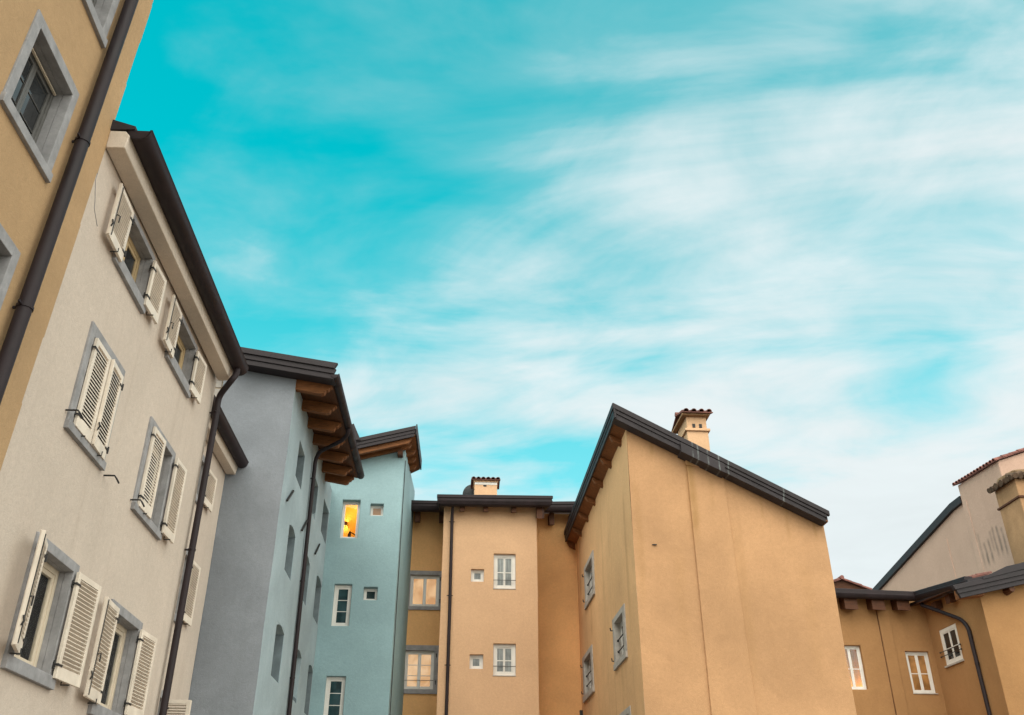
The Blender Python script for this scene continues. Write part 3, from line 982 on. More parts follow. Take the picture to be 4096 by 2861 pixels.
pt = lambda dz: [Vector((x, y, rk(x, y) + dz)) for x, y in R0]
B().hexa(pt(0.0) + pt(0.03)).build('soffit', 'timber_x', tq)
B().hexa(pt(0.034) + pt(0.30)).build('roof', 'flash', tq)
k = B()
for i, (za, zb_, yy) in enumerate(((-0.03, 0.09, 29.30), (0.094, 0.21, 29.28), (0.214, 0.36, 29.25))):
    k.prism([Vector((-4.1, yy, rk(-4.1, 0) + za)), Vector((-1.40 + 0.015 * i, yy, rk(-1.40, 0) + za)), Vector((-1.40 + 0.015 * i, yy, rk(-1.4, 0) + zb_)), Vector((-4.1, yy, rk(-4.1, 0) + zb_))], (0, 0.06, 0))
k.build('verge_flashing', 'flash', tq, bevel=0.008)
k = B()
for yy in (29.42, 29.85):
    k.prism([Vector((-4.1, yy, rk(-4.1, 0))), Vector((-1.52, yy, rk(-1.52, 0))), Vector((-1.52, yy, rk(-1.52, 0) - 0.1)), Vector((-1.60, yy, rk(-1.6, 0) - 0.19)), Vector((-4.1, yy, rk(-4.1, 0) - 0.19))], (0, 0.13, 0))
    k.build('rafter', 'timber_x', tq, bevel=0.006)
    k = B()
k.bm.free()
for yy in (30.5, 31.2, 31.9):
    k = B()
    k.prism([Vector((-1.9, yy, rk(-1.9, 0))), Vector((-1.40, yy, rk(-1.40, 0))), Vector((-1.40, yy, rk(-1.40, 0) - 0.08)), Vector((-1.48, yy, rk(-1.48, 0) - 0.17)), Vector((-1.9, yy, rk(-1.9, 0) - 0.18))], (0, 0.13, 0))
    k.build('rafter', 'timber_x', tq)
B().box(-1.97, -1.80, 29.72, 30.1, 12.60, 12.80).build('purlin_end', 'timber_dark', tq)
k = B()
k.hexa([Vector(p) for p in ((-1.36, 29.25, 13.17), (-1.32, 29.25, 13.17), (-1.22, 32.5, 13.17), (-1.26, 32.5, 13.17), (-1.36, 29.25, 13.56), (-1.32, 29.25, 13.56), (-1.22, 32.5, 13.56), (-1.26, 32.5, 13.56))])
k.build('fascia', 'flash', tq)
k = B()
k.prism([Vector((-3.62, 29.2, 13.44)), Vector((-3.52, 29.2, 13.50)), Vector((-3.24, 29.2, 12.9)), Vector((-3.46, 29.2, 12.88))], (0, 0.5, 0))
k.build('roof_upstand', 'flash', tq)
B().tube([QR(0.25, -CAMZ, 0.02), QR(0.25, 12.6, 0.02)], 0.012, 6).build('cable', 'iron', tq)
for nm, h in QH.items():
    if nm == 'lit':
        o = window(tq, QF, *h[:4], 0.2, cols=1, rows=1, fw=0.07, sw=0.03, pane='glass')
        o['label'] = 'glowing orange window'
    elif nm[0] == 's':
        o = window(tq, QF, *h[:4], 0.2, cols=1, rows=1, fw=0.06, sw=0.03, pane='brown_pane' if nm == 's1' else 'green_pane')
    else:
        o = window(tq, QF, *h[:4], 0.14, cols=1, rows=3, fw=0.075, sw=0.055, pane='green_pane')
# the lit room
rm = B()
x0, x1, y0, y1, z0, z1 = -4.10, -2.95, 30.29, 31.35, 8.8, 11.36
rm.poly([Vector(p) for p in ((x0, y1, z0), (x1, y1, z0), (x1, y1, z1), (x0, y1, z1))])
rm.poly([Vector(p) for p in ((x0, y0, z0), (x0, y1, z0), (x0, y1, z1), (x0, y0, z1))])
rm.poly([Vector(p) for p in ((x1, y0, z0), (x1, y1, z0), (x1, y1, z1), (x1, y0, z1))])
rm.poly([Vector(p) for p in ((x0, y0, z0), (x1, y0, z0), (x1, y1, z0), (x0, y1, z0))])
rm.poly([Vector(p) for p in ((x0, y0, z1), (x1, y0, z1), (x1, y1, z1), (x0, y1, z1))])
for a in ((x0, -3.755, z0, z1), (-3.145, x1, z0, z1), (-3.755, -3.145, z0, 9.655), (-3.755, -3.145, 11.005, z1)):
    rm.poly([Vector((a[0], y0, a[2])), Vector((a[1], y0, a[2])), Vector((a[1], y0, a[3])), Vector((a[0], y0, a[3]))])
rm.build('room', 'room_gold', tq)

def point_light(name, loc, power, col, rad):
    l = bpy.data.lights.new(name, 'POINT')
    l.energy, l.color, l.shadow_soft_size = power, col, rad
    o = bpy.data.objects.new(name, l)
    COL.objects.link(o)
    return o, loc

sc = thing('wall_lamp', 'small box wall lamp shining up and down inside the glowing orange window', 'lamp', (-3.70, 31.35, 10.53))
k = B()
for (a, b_, c, d) in ((-3.81, -3.67, 31.19, 31.20), (-3.81, -3.80, 31.20, 31.345), (-3.68, -3.67, 31.20, 31.345)):
    k.box(a, b_, c, d, 10.50, 10.64)
k.build('shade', 'timber_dark', sc)
B().tube([(-3.74, 31.28, 10.535), (-3.74, 31.28, 10.605)], 0.03, 10).build('bulb', 'bulb', sc, smooth=True)
lo, lc = point_light('room_light', (0, 0, 0), 9.0, (1.0, 0.68, 0.26), 0.04)
lo.parent = sc
lo.location = Vector((-3.74, 31.25, 10.57 + CAMZ)) - Vector(sc.location)
fill_o, lc = point_light('room_light', (0, 0, 0), 8.0, (1.0, 0.70, 0.26), 0.1)  # added fill light that evens out the room, apart from the wall lamp
fill_o.parent = sc
fill_o.location = Vector((-3.35, 30.75, 11.0 + CAMZ)) - Vector(sc.location)
dl = thing('desk_lamp', 'dark desk lamp with slanting arm behind the sill of the glowing orange window', 'lamp', (-3.48, 30.62, 9.70))
B().tube([(-3.50, 30.62, 9.70), (-3.49, 30.62, 9.96), (-3.47, 30.62, 10.08)], [0.035, 0.06, 0.035], 12).build('lamp_head', 'timber_dark', dl, smooth=True)
B().tube([(-3.47, 30.62, 10.06), (-3.38, 30.62, 10.02), (-3.17, 30.62, 9.88)], 0.022, 8).build('arm', 'timber_dark', dl, smooth=True)
B().box(-3.56, -3.20, 30.5, 30.75, 8.81, 9.70).build('stand', 'timber_dark', dl)

# ================================================================== the ochre row house with its peach stair tower
row = thing('row_house', 'ochre row house with a projecting peach tower bay and dark downpipe', 'house', (1.4, 32.0, -CAMZ))
TF = Fr((0, 32.0), (1, 0), (0, -1))
TH = {'w1': (1.53, 2.31, 8.59, 9.84, 0.15), 'w2': (1.54, 2.31, 5.66, 6.70, 0.15), 's1': (0.735, 1.19, 8.82, 9.265, 0.15), 's2': (0.745, 1.20, 5.86, 6.33, 0.15),
      'w3': (1.54, 2.31, 2.7, 3.75, 0.15), 's3': (0.745, 1.20, 2.9, 3.35, 0.15)}
b = B()
b.wall(TF, -0.30, 3.085, [(-0.30, 11.72), (3.085, 11.72)], list(TH.values()), levels=LV)
b.wall(Fr((-0.30, 0), (0, 1), (-1, 0)), 32.0, 34.3, [(32, 11.72), (34.3, 11.9)], levels=LV)
b.wall(Fr((3.085, 0), (0, 1), (1, 0)), 32.0, 34.3, [(32, 11.72), (34.3, 11.9)], levels=LV)
b.wobble(0.014)
b.build('tower_wall', 'peach', row, bevel=0.03)
RF = Fr((0, 34.3), (1, 0), (0, -1))
RW = [((-1.68, -0.31, 8.35, 9.82), (-1.48, -0.40, 8.48, 9.66), 'amber_pane', 1), ((-1.73, -0.315, 5.40, 7.08), (-1.53, -0.48, 5.555, 6.89), 'peach_pane', 3),
      ((-1.73, -0.315, 2.45, 4.1), (-1.53, -0.48, 2.6, 3.92), 'peach_pane', 3)]
b = B()
b.wall(RF, -2.2, 5.2, [(-2.2, 12.2), (5.2, 12.2)], [grow(H, 0.2) for O, H, _, _ in RW], levels=LV)
b.wobble(0.012)
b.build('wall', 'ochre_dark', row)
for O, H, pm, rows in RW:
    o = window(row, RF, *H, 0.10, cols=2, rows=rows, fw=0.055, sw=0.06, pane=pm, muntin=0.025)
    surround(o, RF, O, H, proud=0.03, hooks=True)
    if rows == 3:
        rail(o, [(RF(H[0] - 0.02, H[2] + 0.30, 0.02), RF(H[1] + 0.02, H[2] + 0.30, 0.02))], 0.010)
for nm, h in TH.items():
    if nm[0] == 'w':
        o = window(row, TF, *h[:4], 0.11, cols=2, rows=2, fw=0.11, sw=0.035, pane='grey_pane', muntin=0.03, splits=[0.47])
        rail(o, [(TF(h[0] - 0.01, h[2] + 0.30, -0.02), TF(h[1] + 0.01, h[2] + 0.30, -0.02))], 0.011)
        k = B()
        k.fbox(TF, h[0] - 0.01, h[1] + 0.01, h[2] - 0.03, h[2] - 0.003, -0.1, 0.012)
        k.build('sill', 'stone_pale', o)
    else:
        window(row, TF, *h[:4], 0.13, cols=1, rows=1, fw=0.07, sw=0.045, pane='grey_pane')
# eave: gutter with a sheet-metal drip edge, running round the tower and back along the house
prof = [(-0.02, 0.26), (-0.02, 0.0), (0.02, -0.07), (0.08, -0.125), (0.15, -0.14), (0.22, -0.125), (0.28, -0.07), (0.30, 0.0), (0.315, 0.02), (0.315, 0.06), (0.30, 0.075), (0.30, 0.12), (0.33, 0.14), (0.33, 0.24), (0.30, 0.26)]
path = [(-1.80, 33.55, 11.98), (-0.24, 33.55, 11.98), (-0.24, 31.66, 11.53), (3.30, 31.66, 11.58), (3.30, 33.55, 12.05), (5.0, 33.55, 12.10)]
b = B()
b.sweep(path, prof)
b.build('gutter', 'gutter', row, smooth=True)
# soffit boards and roof planes
def slab(pts, t0, t1):
    return [Vector((x, y, z + t0)) for x, y, z in pts] + [Vector((x, y, z + t1)) for x, y, z in pts]
P1 = [(-0.5, 31.5, 11.57), (3.5, 31.5, 11.62), (3.5, 38, 13.4), (-0.5, 38, 13.35)]
P2 = [(-2.0, 33.45, 12.0), (5.2, 33.45, 12.1), (5.2, 39, 13.5), (-2.0, 39, 13.4)]
b = B()
b.hexa(slab(P1, 0.0, 0.03))
b.hexa(slab(P2, -0.01, 0.025))
b.build('soffit', 'shaded_timber_y', row)
b = B()
b.hexa(slab(P1, 0.034, 0.16))
b.hexa(slab(P2, 0.03, 0.155))
ro = b.build('roof', 'flash', row)
b = B()
b.tiles((-0.55, 31.46, 11.725), (4.05, 0, 0.05), (0, 1.2, 0.33), 0.22, 0.085)
b.build('roof_tile', 'tile', ro)
for xx in (0.27, 1.12, 2.145):
    B().hexa([Vector(p) for p in ((xx, 31.62, 11.27), (xx + 0.175, 31.62, 11.27), (xx + 0.175, 32.1, 11.41), (xx, 32.1, 11.41), (xx, 31.62, 11.60), (xx + 0.175, 31.62, 11.60), (xx + 0.175, 32.1, 11.72), (xx, 32.1, 11.72))]).build('rafter', 'timber_dark', row)
b = B()
b.hexa([Vector(p) for p in ((3.06, 31.64, 11.06), (3.26, 31.64, 11.06), (3.40, 32.3, 11.30), (3.06, 32.3, 11.30), (3.06, 31.64, 11.60), (3.26, 31.64, 11.60), (3.40, 32.3, 11.74), (3.06, 32.3, 11.74))])
b.build('rafter', 'timber_dark', row)
for xx in (-1.42, -0.50, 3.75, 4.55):
    B().hexa([Vector(p) for p in ((xx, 33.7, 11.55), (xx + 0.19, 33.7, 11.55), (xx + 0.19, 34.35, 11.72), (xx, 34.35, 11.72), (xx, 33.7, 12.02), (xx + 0.19, 33.7, 12.02), (xx + 0.19, 34.35, 12.1), (xx, 34.35, 12.1))]).build('rafter', 'timber_dark', row)
pipe(row, [(0.02, 31.55, 11.50), (0.0, 31.80, 11.2), (0.0, 31.90, 10.8), (0.02, 31.90, 8.0), (0.03, 31.90, -CAMZ)], 0.056, [(0.0, 31.9, 10.95), (0.01, 31.9, 8.28), (0.015, 31.9, 5.95)], fr_n=(0, -1))
# chimney on the tower roof
ch = B()
ch.box(0.84, 1.73, 34.0, 34.75, 12.2, 13.32)
ch.box(0.80, 1.77, 33.96, 34.79, 13.322, 13.42)
co = ch.build('chimney', 'peach', row, bevel=0.012)
B().box(1.19, 1.31, 33.985, 34.1, 13.15, 13.21).build('flue_vent', 'iron', co)
B().box(0.84, 1.73, 33.985, 34.0, 13.225, 13.32).build('band', 'white', co)
b = B()
b.tiles((0.70, 33.86, 13.42), (1.16, 0, 0), (0, 0.55, 0.17), 0.19, 0.085)
b.tiles((1.86, 34.90, 13.42), (-1.16, 0, 0), (0, -0.55, 0.17), 0.19, 0.085)
b.tube([(0.72, 34.38, 13.60), (1.84, 34.38, 13.60)], 0.07, 10)
b.build('cap_tile', 'tile', co)

# satellite dish by the chimney
sdh = thing('satellite_dish', 'dark grey satellite dish seen from behind beside the peach tower chimney', 'dish', (0.74, 34.9, 12.55))
k = B()
axis = Vector((0.25, 0.9, 0.33)).normalized()
sx = axis.cross(Vector((0, 0, 1))).normalized()
sy = sx.cross(axis).normalized()
cen = Vector((0.76, 34.9, 13.14))
rings = []
for i in range(7):
    rr_ = 0.41 * i / 6
    rings.append([k.v(cen + axis * (0.10 * (i / 6) ** 2) + (sx * math.cos(a) + sy * math.sin(a)) * rr_) for a in (2 * math.pi * q / 28 for q in range(28))] if i else [k.v(cen)])
for q in range(28):
    k.bm.faces.new((rings[0][0], rings[1][q], rings[1][(q + 1) % 28]))
for a, c in zip(rings[1:], rings[2:]):
    for q in range(28):
        k.bm.faces.new((a[q], a[(q + 1) % 28], c[(q + 1) % 28], c[q]))
bmesh.ops.solidify(k.bm, geom=k.bm.faces[:], thickness=0.015)
k.build('reflector', 'dish', sdh, smooth=True)
B().tube([(0.74, 34.9, 12.5), (0.74, 34.9, 13.1)], 0.025, 8).build('mast', 'iron', sdh, smooth=True)
B().tube([cen - sy * 0.40 + axis * 0.09, cen + axis * 0.42 - sy * 0.22], 0.012, 6).build('feed_arm', 'iron', sdh, smooth=True)

# ================================================================== the gabled ochre house
gb = thing('gable_house', 'big blank ochre gable house with one sloping dark verge and a chimney', 'house', (7.4, 23.2, -CAMZ))
GF = Fr((0, 23.2), (1, 0), (0, -1))
GS = Fr((4.8, 0), (0, 1), (-1, 0))
GW = [((29.95, 32.12, 7.92, 9.40), (30.27, 31.88, 8.09, 9.24)), ((24.92, 26.90, 4.92, 6.34), (25.25, 26.60, 5.08, 6.18)),
      ((30.98, 33.33, 5.01, 6.51), (31.35, 33.0, 5.2, 6.34)), ((24.94, 26.62, 2.3, 3.70), (25.2, 26.36, 2.45, 3.54))]
gtop = lambda x: 10.97 - 0.524 * (x - 4.8)
b = B()
b.wall(GF, 4.8, 10.04, [(4.8, gtop(4.8)), (10.04, gtop(10.04))], levels=LV)
b.wall(Fr((10.04, 0), (0, 1), (1, 0)), 23.2, 34.55, [(23.2, gtop(10.04)), (34.55, gtop(10.04))], levels=LV)
b.wobble(0.03, 0.4)
b.build('gable_wall', 'gable', gb, bevel=0.03)
b = B()
b.wall(GS, 23.2, 34.55, [(23.2, gtop(4.8)), (34.55, 11.3)], [grow(H, 0.32) for O, H in GW], levels=LV)
b.wobble(0.03, 0.4)
b.build('side_wall', 'gable_side', gb)
b = B()                                            # flue breast running up the gable, its head a finger thicker
b.prism([GF(6.42, -CAMZ, -0.05), GF(7.64, -CAMZ, -0.05), GF(7.43, gtop(7.43) + 0.05, -0.05), GF(6.42, gtop(6.42) + 0.05, -0.05)], (0, -0.088, 0))
b.wobble(0.03, 0.4)
b.build('flue_breast', 'gable', gb, bevel=0.014)
b = B()
b.prism([GF(6.40, 9.72, -0.02), GF(7.44, 9.58, -0.02), GF(7.44, gtop(7.44) + 0.08, -0.02), GF(6.40, gtop(6.40) + 0.08, -0.02)], (0, -0.098, 0))
b.wobble(0.03, 0.4)
b.build('breast_head', 'gable', gb, bevel=0.012)
for (O, H) in GW:
    o = window(gb, GS, *H, 0.15, cols=2, rows=3, fw=0.07, sw=0.05, pane='dark_pane')
    surround(o, GS, O, H, mat='stone_pale', proud=0.03)
    lining(o, GS, H, 0.15, mat='stone_pale')
    hh = H[3] - H[2]
    rail(o, [(GS(H[0] - 0.02, H[2] + q * hh, -0.06), GS(H[1] + 0.02, H[2] + q * hh, -0.06)) for q in (0.28, 0.56)], 0.017, balls=True)
    for zq in (H[2] + 0.1 * hh, H[3] - 0.12 * hh):
        B().tube([GS(O[1] + 0.03, zq, 0.02), GS(O[1] + 0.03, zq, 0.08), GS(O[1] + 0.03, zq + 0.08, 0.09)], 0.018, 6).build('hinge_pin', 'iron', o)
B().box(4.70, 4.80, 33.85, 34.0, 4.55, 4.85).build('wall_hook', 'iron', gb)
B().box(5.29, 5.41, 23.16, 23.22, 7.448, 7.466).build('wall_tie', 'iron', gb)
B().bar((4.785, 34.05, -CAMZ), (4.785, 34.05, 11.2), 0.03, 0.03, up=(1, 0, 0)).build('cable', 'ochre_dark', gb)
# the single-pitch roof: boards, sheet metal, stepped verge
gz = lambda x: 11.00 - 0.522 * (x - 4.42)
C_ = [(4.42, 22.85), (10.02, 22.85), (10.02, 34.6), (4.42, 34.6)]
pt = lambda dz, k=0.0: [Vector((x, y, gz(x) + dz + 0.010 * (y - 22.85))) for x, y in C_]
B().hexa(pt(0.0) + pt(0.03)).build('soffit', 'timber_x', gb)
B().hexa(pt(0.034) + pt(0.30)).build('roof', 'flash', gb)
k = B()
for i, (za, zb_, yy, xa, xb) in enumerate(((-0.06, 0.10, 22.83, 4.40, 9.96), (0.104, 0.22, 22.80, 4.395, 10.0), (0.224, 0.385, 22.77, 4.385, 10.07))):
    k.prism([Vector((xa, yy, gz(xa) + za)), Vector((xb, yy, gz(xb) + za * 0.8)), Vector((xb, yy, gz(xb) + zb_ * 0.8)), Vector((xa, yy, gz(xa) + zb_))], (0, 0.36 if i == 0 else 0.06 + 0.03 * i, 0))
k.prism([Vector((6.2, 22.76, gz(6.2) - 0.11)), Vector((7.36, 22.76, gz(7.36) - 0.10)), Vector((7.36, 22.76, gz(7.36) + 0.17)), Vector((6.2, 22.76, gz(6.2) + 0.18))], (0, 0.45, 0))
k.build('verge_flashing', 'flash_stained', gb, bevel=0.008)
k = B()
for i, (za, zb_, xx) in enumerate(((-0.05, 0.10, 4.412), (0.104, 0.22, 4.395), (0.224, 0.385, 4.37))):
    k.hexa([Vector(p) for p in ((xx, 22.78, gz(4.42) + za), (xx + 0.05, 22.78, gz(4.42) + za), (xx + 0.05, 34.6, gz(4.42) + za + 0.117), (xx, 34.6, gz(4.42) + za + 0.117),
                                (xx, 22.78, gz(4.42) + zb_), (xx + 0.05, 22.78, gz(4.42) + zb_), (xx + 0.05, 34.6, gz(4.42) + zb_ + 0.117), (xx, 34.6, gz(4.42) + zb_ + 0.117))])
k.build('eave_flashing', 'flash', gb)
for y in (23.95, 25.65, 27.35, 29.05, 30.75, 32.45, 34.1):
    z = 10.985 + 0.010 * (y - 22.85)
    k = B()
    k.prism([Vector((4.47, y, z - 0.03)), Vector((4.47, y, z - 0.10)), Vector((4.55, y, z - 0.24)), Vector((4.95, y, z - 0.44)), Vector((4.95, y, z - 0.26))], (0, 0.16, 0))
    k.build('rafter', 'timber_x', gb)
# chimney
b = B()
CX0, CX1, CY0, CY1 = 7.13, 7.79, 25.3, 26.5
b.box(CX0, CX1, CY0, CY1, 9.5, 11.765)
b.box(CX0 + 0.02, CX1 - 0.02, CY0 + 0.02, CY1 - 0.02, 11.85, 12.26)
b.box(CX0 - 0.06, CX1 + 0.06, CY0 - 0.06, CY1 + 0.06, 11.767, 11.848)
co = b.build('chimney', 'peach', gb, bevel=0.01)
for a in (7.32, 7.53):
    B().box(a, a + 0.09, CY0 + 0.005, CY0 + 0.1, 11.89, 12.02).build('flue_vent', 'iron', co)
b = B()
b.prism([Vector((CX0 - 0.13, CY0 - 0.13, 12.262)), Vector((CX1 + 0.08, CY0 - 0.13, 12.262)), Vector((CX1 + 0.08, CY0 - 0.13, 12.34)), Vector((CX0 - 0.13, CY0 - 0.13, 12.34))], (0, CY1 - CY0 + 0.26, 0))
b.build('cap_slab', 'old', co, bevel=0.01)
b = B()
b.tiles((CX0 - 0.14, CY0 - 0.22, 12.345), (CX1 - CX0 + 0.3, 0, 0), (0, 0.78, 0.24), 0.20, 0.09)
b.tiles((CX1 + 0.16, CY1 + 0.22, 12.345), (CX0 - CX1 - 0.3, 0, 0), (0, -0.78, 0.24), 0.20, 0.09)
b.tube([(CX0 - 0.16, (CY0 + CY1) / 2, 12.60), (CX1 + 0.14, (CY0 + CY1) / 2, 12.60)], 0.08, 10)
b.build('cap_tile', 'tile', co)

# ================================================================== the brown-ochre corner house at the right
cn = thing('corner_house', 'brown ochre corner house with a bent downpipe, dark eaves and a crumbling old chimney', 'house', (17, 34.6, -CAMZ))
KF = Fr((0, 34.6), (1, 0), (0, -1))
KS = Fr((18.4, 0), (0, 1), (-1, 0))
KR = Fr((0, 30.67), (1, 0), (0, -1))
R1 = (14.72, 15.585, 5.78, 7.37, 0.2)
R2 = (17.28, 18.18, 5.67, 7.18, 0.2)
R3 = (32.65, 33.9, 6.52, 7.80, 0.08)
b = B()
b.wall(KF, 10.03, 18.4, [(10.03, 9.2), (18.4, 9.1)], [R1, R2], levels=LV)
b.wall(KS, 30.67, 34.6, [(30.67, 8.62), (34.6, 9.0)], [R3], levels=LV)
b.wall(KR, 18.4, 25, [(18.4, 8.42), (25, 9.88)], levels=LV)
b.wall(Fr((25, 0), (0, 1), (1, 0)), 30.67, 40, [(30.67, 9.88), (40, 9.88)], levels=LV)
b.wobble(0.02)
b.build('wall', 'corner', cn, bevel=0.03)
b = B()
b.fbox(KF, 16.47, 16.92, -CAMZ, 8.7, -0.05, 0.05)
b.wobble(0.02)
b.build('pilaster', 'corner', cn, bevel=0.015)
B().fbox(KF, 16.44, 16.466, -CAMZ, 8.7, -0.02, 0.012).build('cable', 'timber_dark', cn)
o = window(cn, KF, *R1[:4], 0.14, cols=2, rows=2, fw=0.07, sw=0.05, pane='glass', muntin=0.03, splits=[0.47])
o2 = window(cn, KF, *R2[:4], 0.10, cols=2, rows=2, fw=0.075, sw=0.055, pane='brown_pane', muntin=0.03, splits=[0.47])
k = B()
k.fbox(KF, R2[0] - 0.02, R2[1] + 0.03, R2[2] - 0.03, R2[2] - 0.002, -0.1, 0.03)
k.build('sill', 'stone_pale', o2)
o3 = window(cn, KS, *R3[:4], 0.02, cols=2, rows=2, fw=0.13, sw=0.05, pane='dark_pane', muntin=0.03, splits=[0.42])
rail(o3, [(KS(R3[0] - 0.12, z, 0.06), KS(R3[1] + 0.12, z, 0.06)) for z in (6.86, 7.02)], 0.014, balls=True)
k = B()
k.fbox(KS, R3[0] - 0.05, R3[1] + 0.05, R3[2] - 0.06, R3[2] - 0.003, -0.05, 0.06)
k.build('sill', 'stone_pale', o3)
rm = B()
x0, x1, y0, y1, z0, z1 = 14.5, 15.75, 34.85, 35.75, 5.2, 7.7
for q in (((x0, y1, z0), (x1, y1, z0), (x1, y1, z1), (x0, y1, z1)), ((x0, y0, z0), (x0, y1, z0), (x0, y1, z1), (x0, y0, z1)), ((x1, y0, z0), (x1, y1, z0), (x1, y1, z1), (x1, y0, z1)),
          ((x0, y0, z0), (x1, y0, z0), (x1, y1, z0), (x0, y1, z0)), ((x0, y0, z1), (x1, y0, z1), (x1, y1, z1), (x0, y1, z1))):
    rm.poly([Vector(p) for p in q])
rm.build('room', 'room_brown', o)
tl = thing('table_lamp', 'small lamp glowing low behind the corner house window half hidden by the gable', 'lamp', (15.35, 35.45, 5.22))
B().tube([(15.35, 35.45, 5.22), (15.35, 35.45, 5.50)], [0.08, 0.02], 12).build('foot', 'clay', tl, smooth=True)
B().tube([(15.35, 35.45, 5.50), (15.35, 35.45, 5.72)], [0.13, 0.07], 14, caps=False).build('lamp_shade', 'bulb', tl, smooth=True)
lo, lc = point_light('room_light', (0, 0, 0), 9.0, (1.0, 0.66, 0.22), 0.05)
lo.parent = tl
lo.location = Vector((15.35, 35.4, 5.80 + CAMZ)) - Vector(tl.location)
# eaves
b = B()
prof2 = [(-0.02, 0.22), (-0.02, 0.0), (0.02, -0.07), (0.08, -0.115), (0.14, -0.125), (0.20, -0.115), (0.26, -0.07), (0.28, 0.0), (0.295, 0.02), (0.295, 0.06), (0.28, 0.075), (0.28, 0.20), (0.26, 0.22)]
b.sweep([(10.2, 34.18, 9.16), (14.8, 34.18, 9.13), (18.02, 34.18, 9.06), (18.10, 31.35, 8.76), (18.12, 30.4, 8.66)], prof2)
b.build('gutter', 'gutter', cn, smooth=True)
P1 = [(10.1, 33.98, 9.12), (17.8, 33.98, 9.02), (17.8, 37.6, 9.75), (10.1, 37.6, 9.85)]
P2 = [(17.85, 30.25, 8.60), (26, 30.25, 10.40), (26, 37.0, 10.6), (17.85, 37.0, 9.0)]
b = B()
b.hexa(slab(P1, 0.0, 0.03))
b.hexa(slab(P2, 0.01, 0.035))
b.build('soffit', 'timber_dark', cn)
b = B()
b.hexa(slab(P1, 0.034, 0.14))
b.hexa(slab(P2, 0.04, 0.13))
ro = b.build('roof', 'flash', cn)
b = B()
b.tiles((17.78, 34.0, 9.2), (0.1, -3.6, -0.42), (1.0, 0, 0.24), 0.22, 0.085)
b.build('roof_tile', 'tile', ro)
for xx in (13.9, 15.05, 16.12, 17.1):
    B().hexa([Vector(p) for p in ((xx, 34.12, 8.62), (xx + 0.5, 34.12, 8.60), (xx + 0.5, 34.66, 8.72), (xx, 34.66, 8.74), (xx, 34.12, 9.1), (xx + 0.5, 34.12, 9.08), (xx + 0.5, 34.66, 9.14), (xx, 34.66, 9.16))]).build('rafter', 'timber_dark', cn)
for yy in (31.0, 32.1, 33.2):
    B().hexa([Vector(p) for p in ((18.1, yy, 8.42), (18.45, yy, 8.5), (18.45, yy + 0.3, 8.5), (18.1, yy + 0.3, 8.42), (18.1, yy, 8.72), (18.45, yy, 8.8), (18.45, yy + 0.3, 8.8), (18.1, yy + 0.3, 8.72))]).build('rafter', 'timber_dark', cn)
k = B()
rz = lambda x: 8.06 + 0.222 * (x - 17.4)
for i, (za, zb_, yy, xa) in enumerate(((0.0, 0.15, 30.22, 17.46), (0.154, 0.30, 30.18, 17.38), (0.304, 0.46, 30.14, 17.28))):
    k.prism([Vector((xa, yy, rz(xa) + za)), Vector((26, yy, rz(26) + za)), Vector((26, yy, rz(26) + zb_)), Vector((xa - 0.05, yy, rz(xa) + zb_))], (0, 0.10 + 0.03 * i, 0))
k.prism([Vector((18.36, 30.12, rz(18.36) + 0.44)), Vector((26, 30.12, rz(26) + 0.62)), Vector((26, 30.12, rz(26) + 0.80)), Vector((19.3, 30.12, rz(19.3) + 0.70)), Vector((18.36, 30.12, rz(18.36) + 0.50))], (0, 0.35, 0))
k.build('verge_flashing', 'flash', cn, bevel=0.008)
B().hexa([Vector(p) for p in ((17.5, 30.3, 8.10), (18.4, 30.3, 8.22), (18.4, 30.66, 8.22), (17.5, 30.66, 8.10), (17.5, 30.3, 8.42), (18.4, 30.3, 8.56), (18.4, 30.66, 8.56), (17.5, 30.66, 8.42))]).build('verge_board', 'timber_x', cn)
k = B()
k.tube([(19.4, 30.28, 8.44), (19.4, 30.72, 8.44)], [0.10, 0.14], 10)
k.box(19.30, 19.50, 30.34, 30.7, 8.42, 8.56)
k.build('purlin_end', 'timber_dark', cn)
pipe(cn, [(17.98, 33.95, 8.92), (17.98, 33.93, 8.76), (18.06, 33.5, 8.55), (18.30, 32.0, 7.78), (18.32, 31.72, 7.45), (18.32, 31.68, 4.5), (18.32, 31.6, -CAMZ)], 0.07, [(18.32, 31.69, 6.2)], fr_n=(-1, 0), rr=0.25)
# low gabled chimney head behind the gutter
b = B()
b.box(15.0, 17.25, 36.6, 37.5, 9.3, 10.02)
co = b.build('chimney', 'stone_pale', cn, bevel=0.02)
b = B()
b.prism([Vector((14.9, 36.58, 10.03)), Vector((17.3, 36.58, 10.03)), Vector((16.15, 36.58, 10.42))], (0, 0.9, 0))
b.build('chimney_gable', 'timber_dark', co)
b = B()
b.tiles((17.36, 36.45, 10.03), (0, 1.15, 0), (-1.2, 0, 0.44), 0.22, 0.08)
b.tiles((14.94, 37.6, 10.03), (0, -1.15, 0), (1.2, 0, 0.44), 0.22, 0.08)
b.tube([(16.15, 36.40, 10.50), (16.15, 37.65, 10.50)], 0.085, 10)
b.build('cap_tile', 'tile', co)
for q in range(5):
    B().box(15.2 + q * 0.42, 15.5 + q * 0.42, 36.57, 36.6, 9.70 + 0.03 * (q % 2), 9.78).build('flue_vent', 'stone', co) if q in (1, 3) else None
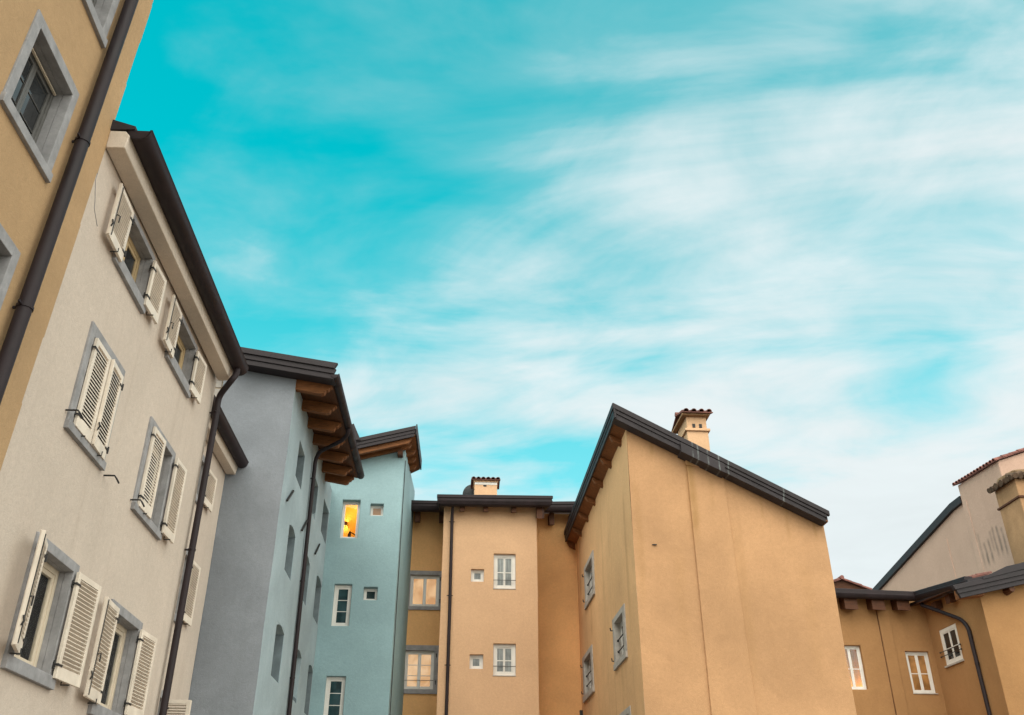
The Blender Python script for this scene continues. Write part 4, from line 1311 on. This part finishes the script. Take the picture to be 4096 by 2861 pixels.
# old chimney
b = B()
OX, OY, OX1, OY1 = 21.0, 30.85, 22.1, 32.25
b.box(OX, OX1, OY, OY1, 8.6, 12.78)
co = b.build('chimney', 'old', cn, 'weathered chimney with crumbling mortar head', bevel=0.02)
k = B()
k.box(OX - 0.06, OX1 + 0.06, OY - 0.06, OY1 + 0.06, 12.02, 12.10)
k.build('band', 'timber_dark', co, bevel=0.015)
k = B()
for i in range(9):
    yy = OY - 0.05 + i * 0.18
    k.tube([(OX - 0.22 + random.uniform(-0.04, 0.04), yy, 12.80), (OX + 0.3, yy, 13.0)], [0.11, 0.09], 9)
for i in range(6):
    xx = OX - 0.05 + i * 0.22
    k.tube([(xx, OY - 0.20 + random.uniform(-0.04, 0.04), 12.82), (xx, OY + 0.3, 13.02)], [0.11, 0.09], 9)
k.build('cap_tile', 'tile_old', co)
k = B()
bmesh.ops.create_icosphere(k.bm, subdivisions=4, radius=1.0)
for v in k.bm.verts:
    n = noise.noise(v.co * 2.1) * 0.16 + noise.noise(v.co * 6.0) * 0.07
    c = v.co * (1 + n)
    sgnp = lambda q: math.copysign(abs(q) ** 0.55, q)
    v.co = Vector(((OX + OX1) / 2 + sgnp(c.x) * 0.56, (OY + OY1) / 2 + sgnp(c.y) * 0.72, 13.04 + c.z * 0.22))
k.build('cap_mortar', 'mortar', co, smooth=True)

# ================================================================== the beige house behind, with its tile-topped stair tower
bg_h = thing('beige_house', 'pale beige house beyond the corner gutter with a stained tile topped tower', 'house', (22.6, 38, -CAMZ))
ZF = Fr((22.4, 0), (0, 1), (-1, 0))
b = B()
b.wall(ZF, 36.72, 47.4, [(36.72, 14.02), (37.6, 13.98), (47.4, 12.46)], levels=LV)
b.wall(Fr((0, 47.4), (1, 0), (0, 1)), 22.4, 28, [(22.4, 12.46), (28, 12.46)], levels=LV)
b.wall(Fr((28, 0), (0, 1), (1, 0)), 36.72, 47.4, [(36.72, 14.0), (47.4, 12.46)], levels=LV)
b.wobble(0.015)
b.build('wall', 'beige', bg_h)
k = B()
k.hexa([Vector(p) for p in ((22.25, 37.65, 13.97), (28.2, 37.65, 13.97), (28.2, 47.6, 12.43), (22.25, 47.6, 12.43), (22.25, 37.65, 14.30), (28.2, 37.65, 14.30), (28.2, 47.6, 12.74), (22.25, 47.6, 12.74))])
k.hexa([Vector(p) for p in ((22.25, 36.74, 14.01), (28.2, 36.74, 14.01), (28.2, 37.648, 13.97), (22.25, 37.648, 13.97), (22.25, 36.74, 14.32), (28.2, 36.74, 14.32), (28.2, 37.648, 14.30), (22.25, 37.648, 14.30))])
k.build('roof', 'flash', bg_h)
B().fbox(ZF, 38.78, 38.98, 8, 13.05, -0.03, 0.028).build('pilaster', 'beige', bg_h, bevel=0.015)
ST = Fr((22.28, 0), (0, 1), (-1, 0))
b = B()
b.wall(ST, 33.45, 36.7, [(33.45, 14.60), (36.7, 14.78)], levels=LV)
b.wall(Fr((0, 33.45), (1, 0), (0, -1)), 22.28, 27, [(22.28, 14.60), (27, 16.2)], levels=LV)
b.wall(Fr((0, 36.7), (1, 0), (0, 1)), 22.28, 27, [(22.28, 14.78), (27, 16.2)], levels=LV)
b.wobble(0.015)
b.build('tower_wall', 'mouldy', bg_h, bevel=0.03)
b = B()
b.tiles((22.12, 36.85, 14.84), (0, -3.5, -0.22), (4.9, 0, 1.75), 0.24, 0.10)
b.build('tower_roof', 'tile', bg_h)
B().fbox(ST, 36.35, 36.68, 8, 14.0, -0.02, 0.018).build('corner_strip', 'beige', bg_h, bevel=0.015)
